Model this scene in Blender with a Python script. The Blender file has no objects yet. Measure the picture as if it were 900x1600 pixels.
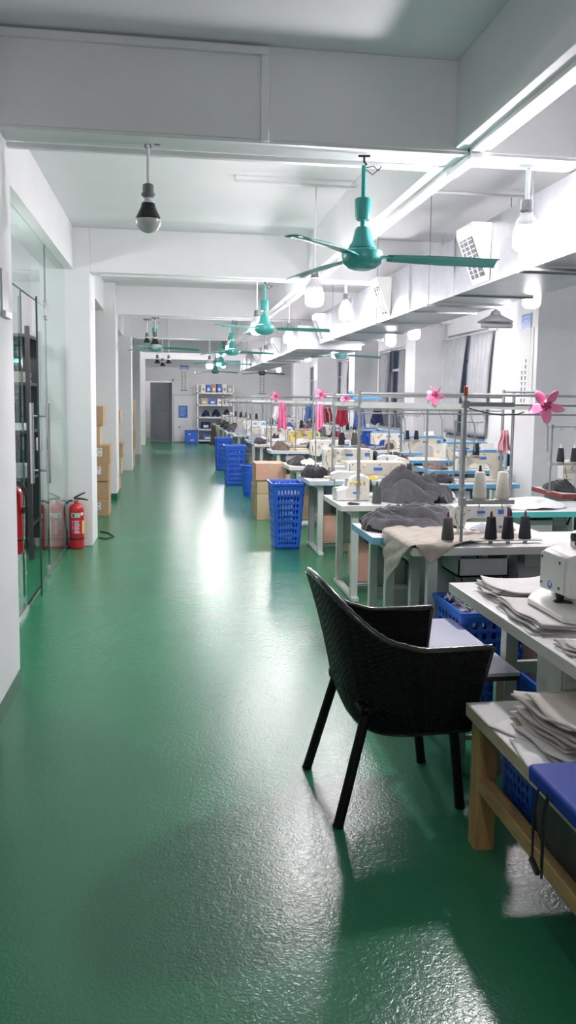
import bpy, bmesh, math, random
from mathutils import Vector, Matrix, Euler, noise
PI = math.pi
random.seed(7)
S = bpy.context.scene
C = S.collection

# ------------------------------------------------------------------ materials
def mat(name, col, rough=0.5, metal=0.0, var=0.06, scale=8.0, bump=0.0, bscale=60.0, spec=0.5, coat=0.0, sheen=0.0, stretch=None):
    m = bpy.data.materials.new(name); m.use_nodes = True
    nt = m.node_tree; n = nt.nodes; l = nt.links
    b = n['Principled BSDF']
    b.inputs['Roughness'].default_value = rough
    b.inputs['Metallic'].default_value = metal
    b.inputs['Specular IOR Level'].default_value = spec
    b.inputs['Coat Weight'].default_value = coat
    b.inputs['Sheen Weight'].default_value = sheen
    tc = n.new('ShaderNodeTexCoord')
    src = tc.outputs['Object']
    if stretch:
        mp = n.new('ShaderNodeMapping'); mp.inputs['Scale'].default_value = stretch
        l.new(src, mp.inputs['Vector']); src = mp.outputs['Vector']
    nz = n.new('ShaderNodeTexNoise'); nz.inputs['Scale'].default_value = scale; nz.inputs['Detail'].default_value = 4
    l.new(src, nz.inputs['Vector'])
    rp = n.new('ShaderNodeValToRGB')
    rp.color_ramp.elements[0].position = 0.3; rp.color_ramp.elements[1].position = 0.7
    rp.color_ramp.elements[0].color = (*[c*(1-var) for c in col], 1)
    rp.color_ramp.elements[1].color = (*[min(1, c*(1+var)) for c in col], 1)
    l.new(nz.outputs['Fac'], rp.inputs['Fac']); l.new(rp.outputs['Color'], b.inputs['Base Color'])
    if bump:
        n2 = n.new('ShaderNodeTexNoise'); n2.inputs['Scale'].default_value = bscale; n2.inputs['Detail'].default_value = 3
        l.new(src, n2.inputs['Vector'])
        bp = n.new('ShaderNodeBump'); bp.inputs['Strength'].default_value = bump; bp.inputs['Distance'].default_value = 0.01
        l.new(n2.outputs['Fac'], bp.inputs['Height']); l.new(bp.outputs['Normal'], b.inputs['Normal'])
    return m

def emit(name, col, st):
    m = bpy.data.materials.new(name); m.use_nodes = True
    nt = m.node_tree; nt.nodes.clear()
    e = nt.nodes.new('ShaderNodeEmission'); o = nt.nodes.new('ShaderNodeOutputMaterial')
    e.inputs['Color'].default_value = (*col, 1); e.inputs['Strength'].default_value = st
    nt.links.new(e.outputs[0], o.inputs['Surface'])
    return m

def glass(name, tint, ior=1.42):
    m = bpy.data.materials.new(name); m.use_nodes = True
    nt = m.node_tree; nt.nodes.clear(); n = nt.nodes; l = nt.links
    o = n.new('ShaderNodeOutputMaterial'); t = n.new('ShaderNodeBsdfTransparent'); g = n.new('ShaderNodeBsdfGlossy')
    t.inputs['Color'].default_value = (*tint, 1); g.inputs['Roughness'].default_value = 0.02
    g.inputs['Color'].default_value = (0.93, 0.97, 0.95, 1)
    f = n.new('ShaderNodeFresnel'); f.inputs['IOR'].default_value = ior
    mx = n.new('ShaderNodeMixShader')
    ge = n.new('ShaderNodeNewGeometry'); ml = n.new('ShaderNodeMath'); ml.operation = 'SUBTRACT'; ml.inputs[0].default_value = 1.0
    l.new(ge.outputs['Backfacing'], ml.inputs[1]); m2 = n.new('ShaderNodeMath'); m2.operation = 'MULTIPLY'
    l.new(f.outputs[0], m2.inputs[0]); l.new(ml.outputs[0], m2.inputs[1])
    l.new(m2.outputs[0], mx.inputs['Fac']); l.new(t.outputs[0], mx.inputs[1]); l.new(g.outputs[0], mx.inputs[2])
    l.new(mx.outputs[0], o.inputs['Surface'])
    return m

def floor_mat():
    m = mat('green_epoxy', (0.030, 0.20, 0.098), 0.27, var=0.05, scale=1.3, spec=0.55)
    nt = m.node_tree; n = nt.nodes; l = nt.links; b = n['Principled BSDF']
    tc = n.new('ShaderNodeTexCoord')
    n1 = n.new('ShaderNodeTexNoise'); n1.inputs['Scale'].default_value = 55; n1.inputs['Detail'].default_value = 2
    n1.inputs['Distortion'].default_value = 1.2
    n2 = n.new('ShaderNodeTexNoise'); n2.inputs['Scale'].default_value = 6; n2.inputs['Detail'].default_value = 2
    l.new(tc.outputs['Object'], n1.inputs['Vector']); l.new(tc.outputs['Object'], n2.inputs['Vector'])
    b1 = n.new('ShaderNodeBump'); b1.inputs['Strength'].default_value = 0.22; b1.inputs['Distance'].default_value = 0.006
    b2 = n.new('ShaderNodeBump'); b2.inputs['Strength'].default_value = 0.05; b2.inputs['Distance'].default_value = 0.02
    l.new(n1.outputs['Fac'], b1.inputs['Height']); l.new(n2.outputs['Fac'], b2.inputs['Height'])
    l.new(b2.outputs['Normal'], b1.inputs['Normal']); l.new(b1.outputs['Normal'], b.inputs['Normal'])
    n3 = n.new('ShaderNodeTexNoise'); n3.inputs['Scale'].default_value = 2.2; n3.inputs['Detail'].default_value = 5
    l.new(tc.outputs['Object'], n3.inputs['Vector'])
    mr = n.new('ShaderNodeMapRange'); mr.inputs['To Min'].default_value = 0.21; mr.inputs['To Max'].default_value = 0.265
    l.new(n3.outputs['Fac'], mr.inputs['Value']); l.new(mr.outputs['Result'], b.inputs['Roughness'])
    return m

M = dict(
 wall=mat('white_paint', (0.80, 0.80, 0.81), 0.7, var=0.02, scale=3, bump=0.05, bscale=40),
 ceil=mat('ceiling_paint', (0.78, 0.78, 0.79), 0.75, var=0.02, scale=2),
 panel=mat('wall_panel_white', (0.74, 0.74, 0.76), 0.5, var=0.02),
 plastic_w=mat('white_plastic', (0.80, 0.80, 0.81), 0.4, var=0.02),
 floor=floor_mat(),
 skirt=mat('green_skirting', (0.02, 0.13, 0.07), 0.4, var=0.08),
 teal=mat('teal_enamel', (0.07, 0.45, 0.42), 0.3, var=0.04, coat=0.3),
 teal_pale=mat('pale_teal_enamel', (0.22, 0.55, 0.56), 0.35, var=0.04),
 steel=mat('brushed_steel', (0.55, 0.56, 0.57), 0.3, 1.0, var=0.06, scale=30),
 pipe=mat('grey_pipe', (0.36, 0.37, 0.38), 0.4, 0.7, var=0.08, scale=20),
 galv=mat('galvanised_sheet', (0.47, 0.49, 0.52), 0.34, 0.75, var=0.10, scale=5, bump=0.06, bscale=9),
 dark=mat('dark_plastic', (0.02, 0.02, 0.024), 0.45, var=0.2),
 grille=mat('dark_grille', (0.05, 0.055, 0.07), 0.5, var=0.1),
 cream=mat('cream_machine_paint', (0.74, 0.70, 0.60), 0.35, var=0.04),
 whitem=mat('white_machine_paint', (0.78, 0.78, 0.75), 0.32, var=0.03),
 yellowm=mat('yellow_machine_paint', (0.78, 0.62, 0.22), 0.35, var=0.04),
 bluep=mat('sky_blue_trim', (0.12, 0.38, 0.66), 0.4, var=0.05),
 blueedge=mat('blue_edge_band', (0.17, 0.41, 0.64), 0.4, var=0.06),
 paleblue=mat('pale_blue_edge_band', (0.50, 0.62, 0.69), 0.4, var=0.05),
 tealedge=mat('turquoise_edge_band', (0.10, 0.55, 0.55), 0.4, var=0.05),
 rededge=mat('maroon_edge_band', (0.30, 0.06, 0.06), 0.45, var=0.08),
 lam=mat('white_laminate', (0.80, 0.80, 0.80), 0.28, var=0.03),
 lamedge=mat('offwhite_edge_band', (0.66, 0.65, 0.60), 0.4, var=0.05),
 lamblue=mat('glossy_lilac_laminate', (0.66, 0.67, 0.78), 0.18, var=0.02),
 brownedge=mat('dark_brown_edge', (0.06, 0.035, 0.03), 0.5, var=0.1),
 leg=mat('grey_green_leg_paint', (0.58, 0.62, 0.58), 0.45, var=0.06),
 motor=mat('grey_motor_paint', (0.42, 0.44, 0.43), 0.5, var=0.08),
 wood=mat('raw_pine', (0.50, 0.30, 0.12), 0.6, var=0.25, scale=6, stretch=(6, 6, 0.6), bump=0.1, bscale=20),
 wood_h=mat('raw_pine_rail', (0.48, 0.30, 0.13), 0.6, var=0.25, scale=6, stretch=(6, 0.6, 6), bump=0.1, bscale=20),
 plyedge=mat('plywood_edge', (0.55, 0.47, 0.33), 0.6, var=0.15, scale=12, stretch=(1, 1, 8)),
 rattan=mat('black_rattan', (0.005, 0.005, 0.006), 0.5, var=0.3, scale=40, spec=0.22),
 rattan_rim=mat('black_rattan_braid', (0.02, 0.02, 0.022), 0.22, var=0.2, scale=40, spec=0.8, coat=0.6),
 bluecrate=mat('blue_crate_plastic', (0.022, 0.12, 0.62), 0.35, var=0.06),
 carton=mat('brown_cardboard', (0.50, 0.34, 0.19), 0.75, var=0.08, scale=5),
 carton2=mat('tan_cardboard', (0.56, 0.43, 0.27), 0.75, var=0.08, scale=5),
 cartonp=mat('pinkish_cardboard', (0.62, 0.36, 0.27), 0.75, var=0.08, scale=5),
 tape=mat('clear_brown_tape', (0.62, 0.50, 0.33), 0.2, var=0.05),
 gtape=mat('green_tape', (0.36, 0.42, 0.20), 0.3, var=0.05),
 paper=mat('white_paper', (0.80, 0.80, 0.79), 0.7, var=0.02),
 ink=mat('dark_print', (0.06, 0.06, 0.08), 0.6, var=0.1),
 blueprint=mat('blue_print', (0.05, 0.20, 0.62), 0.4, var=0.1),
 lightprint=mat('pale_blue_print', (0.35, 0.52, 0.85), 0.4, var=0.1),
 red=mat('red_enamel', (0.50, 0.012, 0.02), 0.28, var=0.05, coat=0.4),
 redlabel=mat('crimson_label', (0.45, 0.03, 0.10), 0.4, var=0.05),
 yellow=mat('yellow_plastic', (0.85, 0.62, 0.05), 0.4, var=0.05),
 greenpale=mat('pale_green_label', (0.45, 0.62, 0.50), 0.5, var=0.1),
 black=mat('black_rubber', (0.015, 0.015, 0.017), 0.4, var=0.15),
 pink=mat('pink_plastic', (0.92, 0.25, 0.47), 0.35, var=0.05),
 pinkdk=mat('magenta_plastic', (0.45, 0.03, 0.14), 0.35, var=0.05),
 redorange=mat('orange_red_plastic', (0.62, 0.10, 0.03), 0.4, var=0.1),
 f_dark=mat('charcoal_cloth', (0.075, 0.075, 0.083), 0.9, var=0.15, scale=30, sheen=0.3, bump=0.1, bscale=300),
 f_grey=mat('grey_cloth', (0.10, 0.10, 0.108), 0.9, var=0.15, scale=30, sheen=0.3, bump=0.1, bscale=300),
 f_mid=mat('mid_grey_cloth', (0.34, 0.34, 0.36), 0.9, var=0.1, scale=30, sheen=0.3),
 f_black=mat('black_cloth', (0.018, 0.018, 0.022), 0.9, var=0.2, scale=30, sheen=0.2),
 f_white=mat('white_cloth', (0.82, 0.82, 0.83), 0.85, var=0.04, scale=20, sheen=0.2),
 f_beige=mat('beige_cloth', (0.42, 0.37, 0.31), 0.9, var=0.10, scale=14, sheen=0.3, bump=0.15, bscale=120),
 f_sheet=mat('pale_beige_cloth', (0.58, 0.53, 0.47), 0.9, var=0.05, scale=10, sheen=0.2),
 f_sheet2=mat('grey_beige_cloth', (0.46, 0.43, 0.40), 0.9, var=0.08, scale=10, sheen=0.2),
 f_white2=mat('offwhite_cloth', (0.72, 0.70, 0.69), 0.9, var=0.04, scale=10),
 f_red=mat('dark_red_cloth', (0.32, 0.02, 0.05), 0.9, var=0.2, scale=20),
 f_blue=mat('denim_blue_cloth', (0.08, 0.16, 0.38), 0.9, var=0.2, scale=20),
 f_brown=mat('brown_cloth', (0.20, 0.14, 0.12), 0.9, var=0.2, scale=20),
 f_navy=mat('navy_cloth', (0.02, 0.03, 0.09), 0.9, var=0.2, scale=20),
 f_curtain=mat('silver_grey_curtain', (0.46, 0.47, 0.50), 0.45, var=0.08, scale=6, spec=0.6),
 vinyl=mat('royal_blue_vinyl', (0.012, 0.05, 0.36), 0.6, var=0.05, spec=0.25),
 yarn_k=mat('black_yarn', (0.02, 0.021, 0.03), 0.85, var=0.2, scale=60, stretch=(1, 1, 12), bump=0.3, bscale=120),
 yarn_g=mat('charcoal_yarn', (0.085, 0.085, 0.09), 0.85, var=0.2, scale=60, stretch=(1, 1, 12), bump=0.3, bscale=120),
 yarn_w=mat('ivory_yarn', (0.80, 0.77, 0.68), 0.85, var=0.05, scale=60, stretch=(1, 1, 12), bump=0.3, bscale=120),
 pinkp=mat('pale_pink_cloth', (0.70, 0.36, 0.40), 0.8, var=0.1),
 wine=mat('wine_plastic', (0.20, 0.02, 0.06), 0.4, var=0.1),
 bulbglass=mat('frosted_bulb', (0.62, 0.64, 0.62), 0.25, var=0.05),
 lampgrey=mat('grey_bakelite', (0.20, 0.20, 0.21), 0.45, var=0.1),
 bulbrib=mat('ribbed_lamp_body', (0.75, 0.75, 0.77), 0.25, var=0.03),
 greydoor=mat('blue_grey_door', (0.27, 0.285, 0.32), 0.5, var=0.05),
 winframe=mat('grey_window_frame', (0.36, 0.37, 0.41), 0.45, var=0.05),
 chrome=mat('satin_steel', (0.62, 0.62, 0.62), 0.22, 1.0, var=0.03),
 bag=mat('black_bag', (0.010, 0.010, 0.011), 0.45, var=0.3, scale=6, bump=0.4, bscale=14),
 f_maroon=mat('maroon_cloth', (0.12, 0.012, 0.03), 0.9, var=0.2, scale=20),
 kraft=mat('kraft_sack', (0.44, 0.32, 0.20), 0.8, var=0.12, scale=8),
 shelfw=mat('white_shelf_metal', (0.74, 0.76, 0.80), 0.35, var=0.03),
 shelfb=mat('black_shelf_metal', (0.03, 0.032, 0.035), 0.45, var=0.1),
 glass=glass('partition_glass', (0.90, 0.95, 0.93)),
 winglass=glass('window_glass', (0.45, 0.48, 0.52)),
 glassedge=mat('green_glass_edge', (0.02, 0.10, 0.08), 0.15, var=0.1),
 lit_far=emit('far_lamp_glow', (1.0, 0.93, 0.968), 115.0),
 lit_near=emit('near_lamp_glow', (1.0, 0.93, 0.968), 190.0),
 lit_low=emit('side_lamp_glow', (1.0, 0.93, 0.968), 55.0),
 lit=emit('lamp_glow', (1.0, 0.93, 0.968), 92.0),
)

# ------------------------------------------------------------------ mesh builder
class MB:
    def __init__(s): s.v = []; s.f = []; s.m = None
    def add(s, vs, fs):
        o = len(s.v)
        if s.m is not None: vs = [s.m @ Vector(p) for p in vs]
        s.v += [tuple(p) for p in vs]; s.f += [tuple(i+o for i in f) for f in fs]
        return s
    def bx(s, x0, y0, z0, x1, y1, z1):
        return s.add([(x0,y0,z0),(x1,y0,z0),(x1,y1,z0),(x0,y1,z0),(x0,y0,z1),(x1,y0,z1),(x1,y1,z1),(x0,y1,z1)],
                     [(3,2,1,0),(4,5,6,7),(0,1,5,4),(1,2,6,5),(2,3,7,6),(3,0,4,7)])
    def cb(s, c, d, rot=None):
        h = [q/2 for q in d]
        R = Euler(rot).to_matrix() if rot else Matrix.Identity(3)
        vs = [Vector(c)+R @ Vector((sx*h[0], sy*h[1], sz*h[2])) for sz in (-1,1) for sx, sy in ((-1,-1),(1,-1),(1,1),(-1,1))]
        return s.add(vs, [(3,2,1,0),(4,5,6,7),(0,1,5,4),(1,2,6,5),(2,3,7,6),(3,0,4,7)])
    def cyl(s, p0, p1, r0, r1=None, n=12):
        return s.tube([p0, p1], [r0, r0 if r1 is None else r1], n)
    def tube(s, pts, r, n=8, closed=False):
        pts = [Vector(p) for p in pts]; k = len(pts)
        rs = r if isinstance(r, (list, tuple)) else [r]*k
        vs = []; fs = []; nrm = None
        for i, p in enumerate(pts):
            if closed: t = pts[(i+1) % k]-pts[i-1]
            else: t = pts[min(i+1, k-1)]-pts[max(i-1, 0)]
            t.normalize()
            if nrm is None:
                nrm = t.orthogonal().normalized()
            else:
                nrm = nrm-t*nrm.dot(t)
                nrm = nrm.normalized() if nrm.length > 1e-6 else t.orthogonal().normalized()
            b = t.cross(nrm)
            for j in range(n):
                a = 2*PI*j/n
                vs.append(p+(nrm*math.cos(a)+b*math.sin(a))*rs[i])
        for i in range(k if closed else k-1):
            for j in range(n):
                a = i*n; c = ((i+1) % k)*n
                fs.append((a+j, a+(j+1) % n, c+(j+1) % n, c+j))
        if not closed:
            fs.append(tuple(range(n-1, -1, -1))); fs.append(tuple((k-1)*n+j for j in range(n)))
        return s.add(vs, fs)
    def lathe(s, prof, n=24, mtx=None, cap=True):
        vs = []; fs = []; k = len(prof)
        for r, z in prof:
            for j in range(n):
                a = 2*PI*j/n
                vs.append(Vector((r*math.cos(a), r*math.sin(a), z)))
        for i in range(k-1):
            for j in range(n):
                fs.append((i*n+j, i*n+(j+1) % n, (i+1)*n+(j+1) % n, (i+1)*n+j))
        if cap:
            fs.append(tuple(range(n-1, -1, -1))); fs.append(tuple((k-1)*n+j for j in range(n)))
        if mtx is not None: vs = [mtx @ v for v in vs]
        return s.add(vs, fs)
    def prism(s, poly, lo, hi, axis='y'):
        k = len(poly)
        def P(a, b, c): return {'y': (a, c, b), 'z': (a, b, c), 'x': (c, a, b)}[axis]
        vs = [P(a, b, lo) for a, b in poly]+[P(a, b, hi) for a, b in poly]
        fs = [tuple(range(k)), tuple(range(2*k-1, k-1, -1))]+[(i, i+k, (i+1) % k+k, (i+1) % k) for i in range(k)]
        return s.add(vs, fs)
    def grid(s, fn, nu, nv, skip=None):
        vs = [fn(i/nu, j/nv) for j in range(nv+1) for i in range(nu+1)]
        fs = [(j*(nu+1)+i, j*(nu+1)+i+1, (j+1)*(nu+1)+i+1, (j+1)*(nu+1)+i) for j in range(nv) for i in range(nu)
              if not (skip and skip(i, j))]
        return s.add(vs, fs)
    def build(s, name, m, parent=None, bevel=0, ang=35, solid=0, soff=-1, sub=0, seg=2):
        me = bpy.data.meshes.new(name)
        me.from_pydata(s.v, [], s.f)
        bm = bmesh.new(); bm.from_mesh(me)
        bmesh.ops.recalc_face_normals(bm, faces=bm.faces)
        bm.to_mesh(me); bm.free()
        me.materials.append(M[m] if isinstance(m, str) else m)
        for p in me.polygons: p.use_smooth = True
        me.set_sharp_from_angle(angle=math.radians(ang))
        o = bpy.data.objects.new(name, me); C.objects.link(o)
        if parent: o.parent = parent
        if solid:
            d = o.modifiers.new('solid', 'SOLIDIFY'); d.thickness = solid; d.offset = soff
        if bevel:
            d = o.modifiers.new('bevel', 'BEVEL'); d.width = bevel; d.segments = seg; d.limit_method = 'ANGLE'
            d.angle_limit = math.radians(40)
        if sub:
            d = o.modifiers.new('sub', 'SUBSURF'); d.levels = sub; d.render_levels = sub
        return o

def tag(o, label=None, cat=None, group=None, kind=None):
    if label: o['label'] = label
    if cat: o['category'] = cat
    if group: o['group'] = group
    if kind: o['kind'] = kind
    return o
def thing(name, label, cat, loc=(0,0,0), rz=0, group=None):
    o = bpy.data.objects.new(name, None); C.objects.link(o)
    o.empty_display_size = 0.1
    o.location = loc; o.rotation_euler = (0, 0, rz)
    return tag(o, label, cat, group)
def dup(root, loc, rz=None, label=None, group=None, scale=None):
    def cp(o, par):
        c = o.copy(); C.objects.link(c)
        if par: c.parent = par
        for ch in o.children: cp(ch, c)
        return c
    r = cp(root, None); r.location = loc
    if rz is not None: r.rotation_euler = (0, 0, rz)
    if scale: r.scale = scale
    if label: r['label'] = label
    if group: r['group'] = group
    elif 'group' in r.keys() and group == '': del r['group']
    return r
def struct(name, mb, m, bevel=0, parent=None, ang=35):
    o = mb.build(name, m, parent, bevel, ang)
    if not parent: o['kind'] = 'structure'
    return o
def box(*a): return MB().bx(*a)
ORD = ['first','second','third','fourth','fifth','sixth','seventh','eighth','ninth','tenth','eleventh','twelfth','thirteenth','fourteenth','fifteenth']

# ------------------------------------------------------------------ camera
cam = bpy.data.cameras.new('camera'); co = bpy.data.objects.new('camera', cam); C.objects.link(co)
F, PY, PIT, YAW, ROLL, H = 1250.0, 749.3, 0.09976, 0.14711, 0.01224, 1.55
cy, sy, cp_, sp = math.cos(YAW), math.sin(YAW), math.cos(PIT), math.sin(PIT)
fw = Vector((sy*cp_, cy*cp_, -sp)); rt = Vector((cy, -sy, 0)); up = rt.cross(fw)
r2 = rt*math.cos(ROLL)+up*math.sin(ROLL); u2 = -rt*math.sin(ROLL)+up*math.cos(ROLL)
mw = Matrix(((r2.x, u2.x, -fw.x, 0), (r2.y, u2.y, -fw.y, 0), (r2.z, u2.z, -fw.z, H), (0, 0, 0, 1)))
co.matrix_world = mw
cam.sensor_fit = 'VERTICAL'; cam.sensor_height = 36; cam.lens = F/1600*36
cam.shift_y = -(800-PY)/1600
cam.clip_start = 0.05; cam.clip_end = 200
S.camera = co
def at(x, y, Y):
    d = r2*((x-450)/F)-u2*((y-PY)/F)+fw
    return Vector((0, 0, H))+d*(Y/d.y)

S.view_settings.view_transform = 'Standard'; S.view_settings.look = 'None'
S.view_settings.gamma = 1.0; S.view_settings.use_curve_mapping = False
S.view_settings.exposure = 1.68
w = bpy.data.worlds.new('night'); S.world = w; w.use_nodes = True
w.node_tree.nodes['Background'].inputs['Color'].default_value = (0.55, 0.62, 0.75, 1)
w.node_tree.nodes['Background'].inputs['Strength'].default_value = 0.4

# ------------------------------------------------------------------ the room
XL, XR, YB, YF, ZC, ZB = -0.80, 4.55, 28.6, -5.0, 3.25, 2.81
XW = -3.2
struct('floor', box(XW-0.2, YF-0.2, -0.1, XR+0.2, YB+3.2, 0), 'floor')
struct('ceiling', box(XW-0.2, YF-0.2, ZC, XR+0.2, YB+3.2, ZC+0.15), 'ceil')
COLS = [-0.4, 3.79, 8.47, 12.35, 17.27, 22.2, 26.7]       # front faces of the left columns
for i, y in enumerate(COLS):
    b = MB().bx(-1.38, y, 0, XL, y+0.56, ZC)
    struct('wall_column', b, 'wall', 0.006)
    sk = MB().bx(-1.385, y-0.008, 0, XL+0.006, y+0.566, 0.095)
    if i in (1, 3): struct('baseboard_left', sk, 'skirt')
# upper beam along the left side
struct('ceiling_beam', box(-1.25, YF, 2.83, -0.96, YB, ZC), 'wall', 0.004)
for i, y in enumerate([-0.4, 4.03, 8.475, 12.66, 17.3, 22.3, 26.8]):
    struct('ceiling_beam', box(XL, y, ZB, XR, y+0.25, ZC), 'wall', 0.005)
# beam running the length of the hall
struct('ceiling_beam', box(1.43, YF, 2.825, 1.62, YB, ZC), 'wall', 0.005)
# left outer wall behind the bays
struct('wall_left', box(XW-0.15, YF, 0, XW, YB, ZC), 'wall')
struct('wall_front', box(XW, YF-0.15, 0, XR, YF, ZC), 'wall')
# cross walls closing the office behind the glass
struct('wall_office', box(XW, 8.6, 0, -1.38, 8.72, ZC), 'wall')
struct('wall_office', box(XW, 3.9, 0, -1.38, 4.02, ZC), 'wall')
for i, (ya, yb) in enumerate([(12.5, 12.62), (17.5, 17.62), (22.6, 22.72)]):
    struct('wall_partition', box(XW, ya, 0, -1.38, yb, ZC), 'wall')
# back wall with the doorway
bw = MB()
bw.bx(XW, YB, 0, -0.98, YB+0.2, ZC); bw.bx(0.07, YB, 0, XR, YB+0.2, ZC); bw.bx(-0.98, YB, 2.14, 0.07, YB+0.2, ZC)
struct('wall_back', bw, 'wall')
bx2 = MB(); bx2.bx(XW, YB+3.0, 0, XR, YB+3.15, ZC); bx2.bx(-1.6, YB+0.2, 0, -1.45, YB+3, ZC); bx2.bx(0.9, YB+0.2, 0, 1.05, YB+3, ZC)
struct('wall_passage', bx2, 'wall')
fr = MB(); fr.bx(-1.04, YB-0.02, 0, -0.98, YB+0.22, 2.2); fr.bx(0.07, YB-0.02, 0, 0.13, YB+0.22, 2.2); fr.bx(-1.04, YB-0.02, 2.14, 0.13, YB+0.22, 2.2)
d1 = struct('door_1', fr, 'plastic_w', 0.004)
lf = MB(); lf.m = Matrix.Translation((0.06, YB+0.22, 0)) @ Matrix.Rotation(math.radians(-26), 4, 'Z')
lf.bx(-0.84, 0, 0.02, 0, 0.04, 2.1); lf.bx(-0.72, -0.012, 0.15, -0.08, 0, 0.95); lf.bx(-0.72, -0.012, 1.1, -0.08, 0, 1.98)
lf.build('door_leaf', 'greydoor', d1, 0.004)
# right wall: columns with windows between
YC = [4.03, 8.47, 12.97, 17.4, 21.9, 26.3]
WZ0, WZ1 = 0.95, 2.62
rw = MB(); rw.bx(XR, YF, 0, XR+0.2, YB, WZ0); rw.bx(XR, YF, WZ1, XR+0.2, YB, ZC)
spans = []
prev = YF
for y in YC:
    spans.append(({8.47+0.56: 11.15, 12.97+0.56: 15.4}.get(prev, prev+0.25), y-0.12)); prev = y+0.56
spans.append((prev+0.2, YB-0.3))
ends = [YF]
for a, b_ in spans: ends += [a, b_]
ends.append(YB)
for k in range(0, len(ends), 2): rw.bx(XR, ends[k], WZ0, XR+0.2, ends[k+1], WZ1)
struct('wall_right', rw, 'wall')
for y in YC:
    struct('wall_column', box(4.03, y, 0, XR, y+0.56, ZC), 'panel', 0.006)
for k, (a, b_) in enumerate(spans):
    f = MB()
    f.bx(XR+0.02, a, WZ0, XR+0.10, b_, WZ0+0.05); f.bx(XR+0.02, a, WZ1-0.05, XR+0.10, b_, WZ1)
    nn = max(2, int((b_-a)/0.95))
    for j in range(nn+1):
        yy = a+(b_-a)*j/nn
        f.bx(XR+0.02, yy-0.03, WZ0, XR+0.10, yy+0.03, WZ1)
    f.bx(XR+0.02, a, 2.15, XR+0.10, b_, 2.2)
    wn = struct('window_%d' % (k+1), f, 'winframe', 0.003)
    box(XR+0.055, a, WZ0, XR+0.061, b_, WZ1).build('pane', 'winglass', wn)
# night-dark facade beyond the windows so that the panes look out on something real
struct('wall_outside', box(XR+2.5, YF, -0.1, XR+2.6, YB, 4.5), mat('dim_facade', (0.42, 0.45, 0.52), 0.8, var=0.2))

# trunking under and beside the beams
t = MB(); t.bx(XL, 4.28, 2.785, 1.40, 4.32, 2.81); t.bx(0.46-0.02, 4.01, 2.80, 0.46+0.02, 4.03, 3.22); t.bx(XL, 4.005, 3.20, 0.48, 4.03, 3.235)
t.bx(XL, 4.03, 2.795, 4.0, 4.06, 2.81)
struct('trim_1', t, 'plastic_w', 0.003)
t = MB(); t.bx(1.50, YF, 2.80, 1.56, 4.03, 2.825); t.bx(1.50, 4.0, 2.79, 1.56, 4.03, 2.83); t.bx(1.50, 3.985, 2.77, 1.56, 4.35, 2.80)
struct('trim_2', t, 'plastic_w', 0.003)
for i, y in enumerate([8.47, 12.72, 17.3, 22.3]):
    struct('trim_%d' % (i+3), box(-0.7, y+0.1, ZB-0.022, 4.0, y+0.14, ZB), 'plastic_w', 0.003)
t = MB(); t.bx(1.51, 4.28, 2.803, 1.55, 26.8, 2.825)
struct('trim_7', t, 'plastic_w', 0.003)
tr = MB(); tr.cyl((0.5, 6.3, 3.20), (3.4, 6.3, 3.20), 0.012); tr.cyl((0.5, 6.3, 3.20), (0.5, 6.3, 3.25), 0.012); tr.cyl((3.4, 6.3, 3.2), (3.4, 6.3, 3.25), 0.012)
struct('trim_8', tr, 'plastic_w')
struct('trim_9', box(-0.9, YB-0.03, 2.60, 2.3, YB, 2.62), 'plastic_w')
# ------------------------------------------------------------------ glass partition on the left
GX = -1.05
gp = thing('glass_partition', 'frameless glass partition between the two nearest left columns', 'glass partition', (GX, 4.36, 0))
def pane(mb, x0, y0, z0, x1, y1, z1): return mb.bx(x0-GX, y0-4.36, z0, x1-GX, y1-4.36, z1)
pane(MB(), GX-0.005, 4.36, 0.03, GX+0.005, 6.0, 2.30).build('pane', 'glass', gp)
pane(MB(), GX-0.005, 7.16, 0.03, GX+0.005, 8.46, 2.83).build('pane', 'glass', gp)
pane(MB(), GX-0.005, 4.36, 2.31, GX+0.005, 7.15, 2.83).build('transom_pane', 'glass', gp)
b = MB(); pane(b, GX-0.006, 7.15, 0.03, GX+0.006, 7.158, 2.83); pane(b, GX-0.006, 5.998, 0.1, GX+0.006, 6.004, 2.30)
pane(b, GX-0.006, 4.36, 2.302, GX+0.006, 7.15, 2.308)
b.build('pane_edge', 'glassedge', gp)
b = MB(); pane(b, GX-0.02, 4.36, 0, GX+0.02, 6.0, 0.03); pane(b, GX-0.012, 6.0, 0, GX+0.012, 8.46, 0.006); pane(b, GX-0.012, 7.16, 0, GX+0.012, 8.46, 0.03)
b.build('floor_channel', 'chrome', gp)
b = MB(); pane(b, GX-0.02, 7.10, 2.20, GX+0.02, 7.22, 2.36); b.build('hinge_clamp', 'chrome', gp, 0.004)
gd = thing('glass_door', 'glass door with long steel bar handles in the left partition, slightly ajar', 'door', (GX, 7.14, 0), math.radians(4.5))
box(-0.006, -0.88, 0.02, 0.006, 0, 2.29).build('door_pane', 'glass', gd)
box(-0.007, -0.888, 0.02, 0.007, -0.88, 2.29).build('pane_edge', 'glassedge', gd)
box(-0.018, -0.10, 0.012, 0.018, 0, 0.09).build('bottom_clamp', 'chrome', gd, 0.004)
box(-0.018, -0.10, 2.22, 0.018, 0, 2.30).build('top_clamp', 'chrome', gd, 0.004)
for s in (-1, 1):
    h = MB().cyl((s*0.06, -0.76, 0.88), (s*0.06, -0.76, 1.50), 0.016, n=16)
    h.cyl((s*0.006, -0.76, 0.98), (s*0.06, -0.76, 0.98), 0.009); h.cyl((s*0.006, -0.76, 1.40), (s*0.06, -0.76, 1.40), 0.009)
    h.build('handle', 'chrome', gd)
b = MB().bx(-0.02, -0.885, 1.14, 0.02, -0.80, 1.24); b.build('lock', 'chrome', gd, 0.004)
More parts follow.
